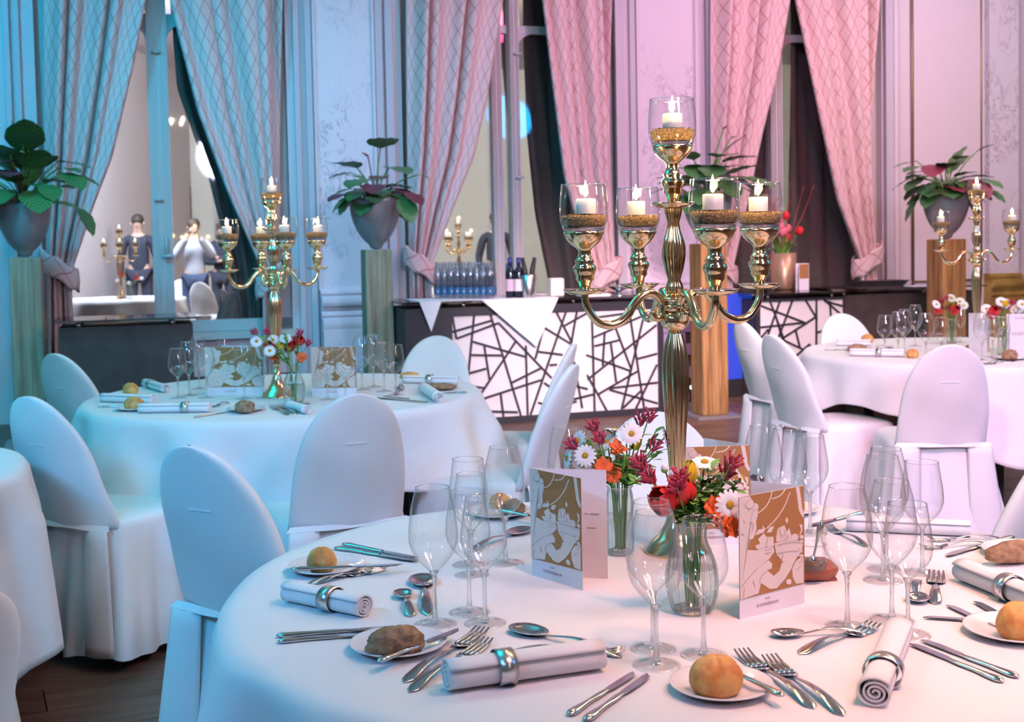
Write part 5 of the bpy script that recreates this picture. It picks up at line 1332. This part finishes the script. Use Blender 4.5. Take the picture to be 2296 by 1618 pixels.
def flower(kind, base, tip, face_dir, label, group, size=1.0, where=None, lod=False, through=None):
    """base: point in the vase, tip: flower head centre"""
    names = {'daisy': 'daisy', 'paw': 'kangaroo_paw_flower', 'red': 'red_tulip', 'yellow': 'yellow_tulip', 'orange': 'orange_bloom', 'bud': 'daisy_bud', 'leaf': 'leafy_sprig'}
    r = empty(names[kind], base, 0, label, 'foliage' if kind == 'leaf' else 'flower', group)
    t = tip - base; mid = (through - base) if through is not None else t * .5 + Vector((0, 0, .01))
    if mid.length > t.length * .98: mid = t * .6
    MB().tube(spline([(0, 0, 0), mid * .5, mid, (mid + t) / 2 + Vector((0, 0, .003)), t], 3), .0014 * size ** .5, 6).build('stem', M['green'], r)
    d = Vector(face_dir).normalized(); q = Vector((0, 0, 1)).rotation_difference(d).to_matrix().to_4x4(); T = Matrix.Translation(t) @ q
    if kind == 'daisy': daisy_head(r, T, .0225 * size)
    elif kind == 'paw':

        o = link('buds', PET['k'], M['crimson'], r); s = .020 * size; o.matrix_local = Matrix.Translation(t - (t - mid).normalized() * s * .6) @ Vector((0, 0, 1)).rotation_difference((t - mid).normalized()).to_matrix().to_4x4() @ Matrix.Diagonal((s, s, s, 1))
    elif kind in ('red', 'yellow'): tulip_parts(r, M['red'] if kind == 'red' else M['yel'], .036 * size * (1.25 if kind == 'red' else 1), (.0200 if kind == 'red' else .0105) * size, t - d * .012 * size, d)
    elif kind == 'orange':
        mb = MB(); rr = random.Random(int(tip.x * 1e4))
        for k in range(16):
            a = rr.uniform(0, 2 * PI); z0 = rr.uniform(-.3, .6); L = .020 * size
            def fn(u, v):
                w = (u - .5) * L * .8 * math.sin(PI * min(1, .15 + .8 * v)); q_ = L * v * math.cos(z0); return (q_ * math.cos(a) - w * math.sin(a), q_ * math.sin(a) + w * math.cos(a), L * v * math.sin(z0) + .003 * math.sin(7 * u + 5 * v))
            mb.grid(fn, 3, 4, T)
        mb.build('petals', M['orange'], r, fix=False)
    elif kind == 'bud':
        MB().grid(ell(t.x, t.y, t.z, .0055 * size, .0055 * size, .0065 * size), 10, 8, closed=True).build('bud', M['petalw'], r); MB().grid(ell(t.x, t.y, t.z - .003, .0055 * size, .0055 * size, .005 * size), 10, 6, closed=True).build('calyx', M['green2'], r)
    if kind == 'leaf' or kind in ('red', 'daisy') and not lod:
        rr = random.Random(int(tip.z * 1e5)); mb = MB(); n = 16 if kind == 'leaf' else 5
        for k in range(n):
            f = .45 + .55 * (k + 1) / n if kind == 'leaf' else .45 + .12 * k; c = mid.lerp(t, max(0, f * 1.6 - .6)) if f > .4 else mid * f * 2
            a = rr.uniform(0, 2 * PI); L = (.027 if kind == 'leaf' else .030) * size; el = rr.uniform(.1, .9)
            def fn(u, v):
                w = (u - .5) * L * .5 * math.sin(PI * min(1, .06 + .9 * v)) ** .7; q_ = L * v * math.cos(el); return (c.x + q_ * math.cos(a) - w * math.sin(a), c.y + q_ * math.sin(a) + w * math.cos(a), c.z + L * v * math.sin(el) - .006 * v * v)
            mb.grid(fn, 2, 5)
        mb.build('leaves', M['green2'] if kind == 'leaf' else M['green'], r, fix=False)
    return r
_tmp = empty('template'); daisy_head(_tmp, Matrix.Identity(4))
bpy.data.objects.remove(_tmp); [bpy.data.objects.remove(q) for q in KIDS.pop('template')]
def bouquet(vp, rim, vz, depth, items, size=1.0, group='', lod=False):
    rr = random.Random(int(vp.x * 1000) + 5)
    for (kind, px, py, dd, fd, label) in items:
        # head position: on the ray through the pixel, at the vase depth plus dd
        d = ray(px, py); t = (vp.y + dd) / d.y; tip = CAM + d * t
        a = rr.uniform(0, 2 * PI); base = Vector((vp.x + .010 * math.cos(a), vp.y + .010 * math.sin(a), TZ + .012))
        h = Vector((tip.x - vp.x, tip.y - vp.y, 0)); h = h.normalized() * rim * .6 if h.length > 0 else h
        th = Vector((vp.x, vp.y, TZ + vz)) + h
        flower(kind, base, tip, fd, label, group, size, lod=lod, through=th)
v1, r1, z1 = vase(1391, 1243, 'slim', 'slim ribbed glass vase behind the open menu')
B1G, B2G = 'flowers in the rear foreground vase', 'flowers in the front foreground vase'
bouquet(v1, r1, z1, 0, [
    ('daisy', 1416, 972, -.02, (0, -.9, .4), 'large white daisy at the top centre of the rear bouquet'),
    ('daisy', 1312, 1021, -.03, (-.2, -.9, .35), 'large white daisy low at the left of the rear bouquet'),
    ('daisy', 1362, 990, .02, (-.6, -.3, .8), 'white daisy turned away behind the crimson buds'),
    ('daisy', 1296, 988, .03, (-.7, -.5, .3), 'half hidden white daisy at the upper left of the rear bouquet'),
    ('daisy', 1305, 1043, -.01, (-.3, -.6, -.5), 'drooping white daisy above the open menu'),
    ('daisy', 1378, 962, .03, (.1, .1, 1), 'white daisy seen from the side at the top of the rear bouquet'),
    ('daisy', 1272, 1028, .0, (-.9, -.2, .2), 'side-on white daisy at the far left of the rear bouquet'),
    ('daisy', 1492, 978, .02, (.9, -.2, .2), 'white daisy half behind the candelabra stem'),
    ('paw', 1331, 958, -.01, (0, 0, 1), 'tall crimson bud spray at the upper left of the rear bouquet'),
    ('paw', 1345, 985, -.03, (0, 0, 1), 'thick crimson bud spray in the middle left of the rear bouquet'),
    ('paw', 1285, 998, -.01, (0, 0, 1), 'crimson bud spray at the far left of the rear bouquet'),
    ('paw', 1435, 942, .01, (0, 0, 1), 'left crimson bud spray at the very top of the rear bouquet'),
    ('paw', 1455, 935, .0, (0, 0, 1), 'right crimson bud spray at the very top of the rear bouquet'),
    ('paw', 1466, 1000, -.01, (0, 0, 1), 'crimson bud spray at the right of the rear bouquet'),
    ('orange', 1386, 1003, -.02, (0, -.5, .8), 'small red bloom at the centre of the rear bouquet'),
    ('orange', 1352, 1044, -.03, (0, -.8, .5), 'orange bloom low at the left of the rear bouquet'),
    ('orange', 1374, 1060, -.02, (0, -.8, .2), 'orange bloom lowest in the rear bouquet'),
    ('yellow', 1424, 994, .01, (0, -.4, .9), 'yellow bloom behind the top daisy of the rear bouquet'),
    ('bud', 1404, 952, .0, (0, 0, 1), 'round bud above the top daisy of the rear bouquet'),
    ('leaf', 1470, 968, .0, (0, 0, 1), 'green sprig at the upper right of the rear bouquet'),
    ('leaf', 1400, 1020, -.03, (0, 0, 1), 'dark green leaves in the middle of the rear bouquet'),
    ('leaf', 1342, 1008, .0, (0, 0, 1), 'green leaves at the left of the rear bouquet'),
    ('leaf', 1428, 1078, -.04, (0, 0, 1), 'feathery leaves hanging over the rim of the rear vase'),
    ('leaf', 1368, 1030, -.01, (0, 0, 1), 'green leaves between the orange blooms of the rear bouquet'), ('leaf', 1412, 1048, .0, (0, 0, 1), 'green leaves low at the right of the rear bouquet'), ('leaf', 1320, 985, .02, (0, 0, 1), 'green leaves behind the left crimson sprays'),
    ('orange', 1398, 1040, .01, (0, -.6, .6), 'orange bloom low in the middle of the rear bouquet'),
    ('leaf', 1480, 1010, .02, (0, 0, 1), 'thin sprig beside the candelabra stem')], 1.0, B1G)
v2, r2, z2 = vase(1552, 1372, 'round', 'bulging ribbed glass vase at the front with red tulips')
bouquet(v2, r2, z2, 0, [
    ('red', 1492, 1126, -.02, (-.5, -.6, .5), 'large red tulip at the left of the front bouquet'),
    ('red', 1524, 1112, -.01, (.1, -.4, .9), 'large red tulip right of the other in the front bouquet'),
    ('yellow', 1543, 1066, -.01, (.1, -.2, 1), 'yellow tulip at the top of the front bouquet'),
    ('daisy', 1636, 1131, -.03, (.25, -.95, .1), 'large white daisy facing us at the right of the front bouquet'),
    ('daisy', 1580, 1036, .02, (.0, -.3, 1), 'white daisy seen from below at the top of the front bouquet'),
    ('daisy', 1662, 1072, .01, (.9, -.1, .5), 'white daisy at the far right of the front bouquet'),
    ('daisy', 1594, 1072, .01, (-.2, .3, .9), 'white daisy behind the yellow tulip of the front bouquet'),
    ('bud', 1490, 1049, .0, (0, 0, 1), 'white bud at the upper left of the front bouquet'), ('bud', 1508, 1062, -.01, (0, 0, 1), 'second white bud at the upper left of the front bouquet'),
    ('bud', 1614, 1072, .0, (0, 0, 1), 'white bud in the middle right of the front bouquet'),
    ('paw', 1436, 1040, -.01, (0, 0, 1), 'crimson bud spray at the far upper left of the front bouquet'), ('paw', 1456, 1072, -.02, (0, 0, 1), 'crimson bud spray just below the far upper left one'),
    ('paw', 1525, 1072, -.04, (0, 0, 1), 'crimson bud spray before the red tulips'), ('paw', 1519, 1095, -.05, (0, 0, 1), 'lower crimson bud spray before the red tulips'),
    ('paw', 1640, 1040, -.01, (0, 0, 1), 'crimson bud spray at the upper right of the front bouquet'), ('paw', 1628, 1060, .01, (0, 0, 1), 'lower crimson bud spray at the upper right of the front bouquet'),
    ('orange', 1603, 1138, -.02, (.2, -.8, .5), 'orange bloom left of the facing daisy'), ('orange', 1640, 1176, -.03, (.6, -.7, .1), 'orange bloom hanging low at the right of the front bouquet'), ('orange', 1618, 1160, -.03, (.5, -.7, .3), 'orange bloom below the facing daisy'),
    ('leaf', 1572, 1080, .01, (0, 0, 1), 'green leaves right of the yellow tulip'), ('leaf', 1590, 1150, .0, (0, 0, 1), 'green leaves low in the front bouquet'), ('leaf', 1622, 1085, .02, (0, 0, 1), 'green leaves behind the facing daisy'), ('leaf', 1545, 1150, -.02, (0, 0, 1), 'green leaves at the rim of the front vase'),
    ('leaf', 1590, 1052, .0, (0, 0, 1), 'green sprig at the top right of the front bouquet'), ('leaf', 1648, 1092, .0, (0, 0, 1), 'bright green leaf cluster at the right of the front bouquet'), ('leaf', 1560, 1120, -.02, (0, 0, 1), 'green leaves in the middle of the front bouquet')], 1.12, B2G)
v3, r3, z3 = vase(660, 905, 'round', 'ribbed glass vase on the left table')
LB, RB1, RB2 = 'flowers in the left table vase', 'flowers in the vase left of the right candelabra', 'flowers in the vase right of the right candelabra'
def many(v, r_, z, lst, group, size, what):
    items = []
    for k, (kind, x, y) in enumerate(lst):
        nm = {'daisy': 'white daisy', 'paw': 'crimson bud spray', 'red': 'red bloom', 'orange': 'orange bloom', 'yellow': 'yellow bloom', 'leaf': 'green sprig', 'bud': 'white bud'}[kind]
        xs, ys = sorted(q[1] for q in lst), sorted(q[2] for q in lst); n3 = len(lst) // 3
        col = 'left' if x < xs[n3] else 'right' if x > xs[-n3 - 1] else 'middle'; row = 'upper' if y < ys[n3] else 'lower' if y > ys[-n3 - 1] else 'inner'
        items.append((kind, x, y, rnd.uniform(-.05, .04), (rnd.uniform(-.4, .4), -.8, .5), '%s at the %s %s of the %s' % (nm, row, col, what)))
    bouquet(v, r_, z, 0, items, size, group, lod=True)
many(v3, r3, z3, [('daisy', 632, 792), ('daisy', 605, 786), ('daisy', 612, 762), ('daisy', 640, 758), ('daisy', 575, 765), ('red', 650, 778), ('red', 602, 780), ('orange', 676, 800), ('orange', 615, 800), ('paw', 572, 745), ('paw', 672, 748), ('paw', 690, 770), ('paw', 600, 745), ('yellow', 628, 776), ('leaf', 640, 745), ('leaf', 590, 760), ('leaf', 668, 775), ('red', 668, 765)], LB, 1.1, 'bouquet on the left table')
v4, r4, z4 = vase(2134, 770, 'slim', 'ribbed glass vase left of the right candelabra')
many(v4, r4, z4, [('red', 2103, 696), ('red', 2138, 697), ('daisy', 2100, 682), ('daisy', 2133, 668), ('daisy', 2160, 684), ('daisy', 2152, 676), ('paw', 2122, 668), ('paw', 2112, 676), ('paw', 2126, 692), ('yellow', 2127, 680), ('yellow', 2139, 684), ('leaf', 2140, 672), ('paw', 2146, 690)], RB1, 1.25, 'bouquet left of the right candelabra')
v5, r5, z5_ = vase(2250, 797, 'slim', 'ribbed glass vase right of the right candelabra')
many(v5, r5, z5_, [('red', 2228, 700), ('red', 2222, 706), ('daisy', 2212, 692), ('daisy', 2245, 676), ('daisy', 2254, 680), ('daisy', 2285, 690), ('daisy', 2275, 694), ('paw', 2268, 680), ('paw', 2258, 690), ('paw', 2245, 690), ('yellow', 2252, 682), ('leaf', 2240, 684), ('daisy', 2292, 682)], RB2, 1.25, 'bouquet right of the right candelabra')

# ---------------------------------------------------------------- people and furniture in the hall beyond the window
def skin(name, verts, edges, radii, m, parent, sub=2, root=0):
    me = bpy.data.meshes.new(name); me.from_pydata(verts, edges, []); o = link(name, me, m, parent)
    md = o.modifiers.new('skin', 'SKIN'); md.use_smooth_shade = True; sv = me.skin_vertices[0].data
    for i, r_ in enumerate(radii): sv[i].radius = (r_, r_) if not isinstance(r_, tuple) else r_
    sv[root].use_root = True
    ss = o.modifiers.new('sub', 'SUBSURF'); ss.levels = sub; ss.render_levels = sub
    return o
def person(x, y, s, rz, label, top, legs, height=1.72, arms='cross', hairlen=.0):
    p = PS(x, y, s); k = height / 1.75
    r = empty('person', (p.x, p.y, 0), rz, label, 'person', 'people standing in the hall beyond the window'); r.scale = (k, k, k)
    V = [(0, 0, .98), (0, 0, 1.12), (0, .0, 1.30), (0, .01, 1.45), (0, -.01, 1.53), (0, -.02, 1.64), (0, -.02, 1.71),
         (-.10, 0, .92), (-.11, -.01, .50), (-.12, .02, .09), (-.13, -.12, .04), (.10, 0, .92), (.11, -.01, .50), (.12, .02, .09), (.13, -.12, .04)]
    E_ = [(0, 1), (1, 2), (2, 3), (3, 4), (4, 5), (5, 6), (0, 7), (7, 8), (8, 9), (9, 10), (0, 11), (11, 12), (12, 13), (13, 14)]
    Rd = [(.15, .11), (.13, .10), (.15, .11), (.10, .08), .052, (.072, .088), (.06, .07), .09, .058, .042, .035, .09, .058, .042, .035]
    def arm(sg, el, ha):
        i = len(V); V.extend([(sg * .19, 0, 1.40), el, ha, tuple(Vector(ha) + (Vector(ha) - Vector(el)).normalized() * .08)]); E_.extend([(3, i), (i, i + 1), (i + 1, i + 2), (i + 2, i + 3)]); Rd.extend([.055, .042, .03, (.035, .018)])
    if arms == 'cross': arm(-1, (-.26, -.06, 1.14), (.02, -.22, 1.16)); arm(1, (.26, -.06, 1.14), (-.02, -.20, 1.22))
    elif arms == 'camera': arm(-1, (-.27, -.10, 1.22), (-.08, -.30, 1.52)); arm(1, (.27, -.10, 1.22), (.08, -.30, 1.52))
    else: arm(-1, (-.26, .02, 1.12), (-.25, -.08, .90)); arm(1, (.26, .02, 1.12), (.25, -.08, .90))
    body = skin('body', V, E_, Rd, M['skin'], r)
    grow = lambda v, a: tuple(q + a for q in v) if isinstance(v, tuple) else v + a
    na = len(V)
    sh = [0, 1, 2, 3] + [15, 16, 17, 19, 20, 21]
    idx = {a: i for i, a in enumerate(sh)}
    skin('jacket', [(0, 0, .90) if a == 0 else V[a] for a in sh], [(idx[a], idx[b_]) for a, b_ in E_ if a in idx and b_ in idx], [grow(Rd[a], .018) for a in sh], top, r)
    tr = [0, 7, 8, 9, 11, 12, 13]; idx = {a: i for i, a in enumerate(tr)}
    skin('trousers', [V[a] for a in tr], [(idx[a], idx[b_]) for a, b_ in E_ if a in idx and b_ in idx], [grow(Rd[a], .016) for a in tr], legs, r)
    hm2 = MB(); hm2.grid(ell(0, .01, 1.70, .092, .108, .095), 20, 12, closed=True)
    if hairlen: hm2.grid(ell(0, .055, 1.60, .095, .06, .14), 16, 10, closed=True)
    hm2.build('hair', M['hair'], r)
    for sx in (-1, 1):
        MB().grid(ell(sx * .032, -.103, 1.665, .011, .006, .007), 8, 6, closed=True).build('eye', M['black'], r)
        MB().grid(ell(sx * .085, -.01, 1.655, .012, .02, .032), 8, 6, closed=True).build('ear', M['skin'], r)
    MB().grid(ell(0, -.118, 1.638, .013, .018, .022), 8, 6, closed=True).build('nose', M['skin'], r)
    MB().grid(ell(0, -.104, 1.598, .024, .006, .006), 8, 6, closed=True).build('mouth', M['crimson'], r)
    for i, sg in ((17, -1), (21, 1)):
        h = Vector(V[i + 1]); d = (Vector(V[i + 1]) - Vector(V[i])).normalized(); sd = d.cross(Vector((0, 0, 1))).normalized() if abs(d.z) < .9 else Vector((0, 1, 0))
        for q in range(4):
            b0_ = h + sd * (q - 1.5) * .017; L = (.05, .058, .054, .044)[q]
            MB().tube([b0_ - d * .02, b0_ + d * L * .5, b0_ + d * L * .9 + Vector((0, 0, -.012))], [.009, .008, .006], 6).build('finger', M['skin'], r)
        t0 = h - d * .05 + sd * .03; MB().tube([t0, t0 + d * .03 + sd * .022, t0 + d * .055 + sd * .024], [.010, .009, .007], 6).build('thumb', M['skin'], r)
    for sx in (-1, 1): MB().grid(ell(sx * .125, -.06, .045, .05, .13, .045), 14, 8, closed=True).build('shoe', M['black'], r)
    return r
person(437, 600, 160, .2, 'person with raised hands in a pale top beyond the window', M['shirt'], M['trouser'], arms='camera')
person(500, 600, 146, -.1, 'person in dark jacket with folded arms beyond the window', M['suit'], M['suit'], 1.70, 'cross', .1)
person(312, 600, 150, .2, 'person in dark suit left of the window post', M['suit'], M['suit'], 1.82, 'down')
person(1112, 560, 150, .1, 'person seen behind the bar in the narrow middle pane', M['suit'], M['trouser'], 1.75, 'down')
def chair_far(x, y, face_, label):
    p = P(x, y, .90); o = copy_tree(chair0); a = -math.radians(face_); back = Matrix.Rotation(a, 3, 'Z') @ Vector((0, -.36, 0))
    o.location = (p.x - back.x, p.y - back.y, 0); o.rotation_euler = (0, 0, a); tag(o, label, 'chair', 'covered chairs in the hall beyond the window')
chair_far(404, 626, 200, 'covered chair just right of the window post, beyond the glass'); chair_far(446, 632, 10, 'second covered chair right of the window post, beyond the glass')
chair_far(497, 648, 60, 'narrow covered chair in the middle of the right pane, beyond the glass'); chair_far(532, 652, -40, 'covered chair beside the brown drape, beyond the glass')
pt = PS(262, 640, 185); table(pt.x, pt.y, .8, 'round table in the hall beyond the left pane', 'white cloth on the table beyond the left pane', .4, seed=9, base=.45)
_, h4 = candelabra((pt.x + .05, pt.y, TZ + .0005), (17, 107, 197, 287), 0, 'candelabra on the table in the hall beyond the left pane')
fill(h4, ('top', 'right', 'back', 'left', 'front'), where='hall-beyond')
pt2 = PS(1030, 640, 175); table(pt2.x, pt2.y, .8, 'round table in the hall beyond the middle window', 'white cloth on the table beyond the middle window', .1, seed=10, base=.45)
_, h5 = candelabra((pt2.x, pt2.y, TZ + .0005), (40, 130, 220, 310), 0, 'candelabra on the table beyond the middle window')
fill(h5, ('top', 'right', 'back', 'left', 'front'), where='middle-window')
for (hs) in (h4, h5):
    l = bpy.data.lights.new('candle_light', 'POINT'); l.energy = 5; l.color = (1, .66, .30); l.shadow_soft_size = .05
    o = bpy.data.objects.new('candle_light', l); COL.objects.link(o); o.location = (hs[0][0], hs[0][1], hs[0][2] + .4)
v6, r6, z6 = vase(262, 660, 'round', 'ribbed vase on the table beyond the left pane')
for o in list(bpy.data.objects):
    if o.name.startswith('flower_vase') and o.get('label', '').startswith('ribbed vase on the table beyond'): o.location = (pt.x + .2, pt.y - .15, TZ + .0006)
v6 = Vector((pt.x + .2, pt.y - .15, TZ))
for k in range(9):
    kind = ('red', 'daisy', 'orange', 'paw', 'daisy')[k % 5]; tip = v6 + Vector((rnd.uniform(-.13, .13), rnd.uniform(-.1, .1), rnd.uniform(.19, .30)))
    flower(kind, v6 + Vector((0, 0, .012)), tip, (0, -.8, .5), {'red': 'red bloom', 'daisy': 'white daisy', 'orange': 'orange bloom', 'paw': 'crimson bud spray'}[kind] + ' in the bouquet beyond the left pane', 'flowers beyond the left pane', 1.3, lod=True, through=v6 + Vector((0, 0, z6)))

# ---------------------------------------------------------------- unseen bulb rings added overhead for glints in metal and glass
def added_bulb_ring(x, y, z, n=10, R=.45):
    r = empty('added_bulb_ring', (x, y, z), 0, 'unseen brass ring of bare bulbs added for glints', 'added_bulb_ring', 'added bulb rings out of view')
    MB().tube([(0, 0, -.1), (0, 0, CEIL - z)], .012, 8).build('hanging_rod', M['brass'], r)
    bl = MB().grid(ell(0, 0, 0, .022, .022, .032), 12, 8, closed=True).mesh('glint_bulb')
    for k in range(n):
        a = 2 * PI * k / n
        MB().tube(spline([(0, 0, -.05), (R * .5 * math.cos(a), R * .5 * math.sin(a), -.14), (R * math.cos(a), R * math.sin(a), 0)], 5), .007, 6).build('arm', M['brass'], r)
        o = link('glint_bulb', bl, M['glint_bulb'], r); o.location = (R * math.cos(a), R * math.sin(a), .035)
    return r
M['glint_bulb'] = mat('lit_glint_bulb', (1, .9, .8), .5, emit=(1.0, .86, .74), es=90)
added_bulb_ring(.9, 1.2, 3.3); added_bulb_ring(2.6, 4.6, 3.5); added_bulb_ring(-1.6, -1.2, 3.2); added_bulb_ring(2.6, -2.0, 3.2)

for m_ in (M['flame'], M['glint_bulb'], M['led'], M['screen']): m_.cycles.emission_sampling = 'NONE'
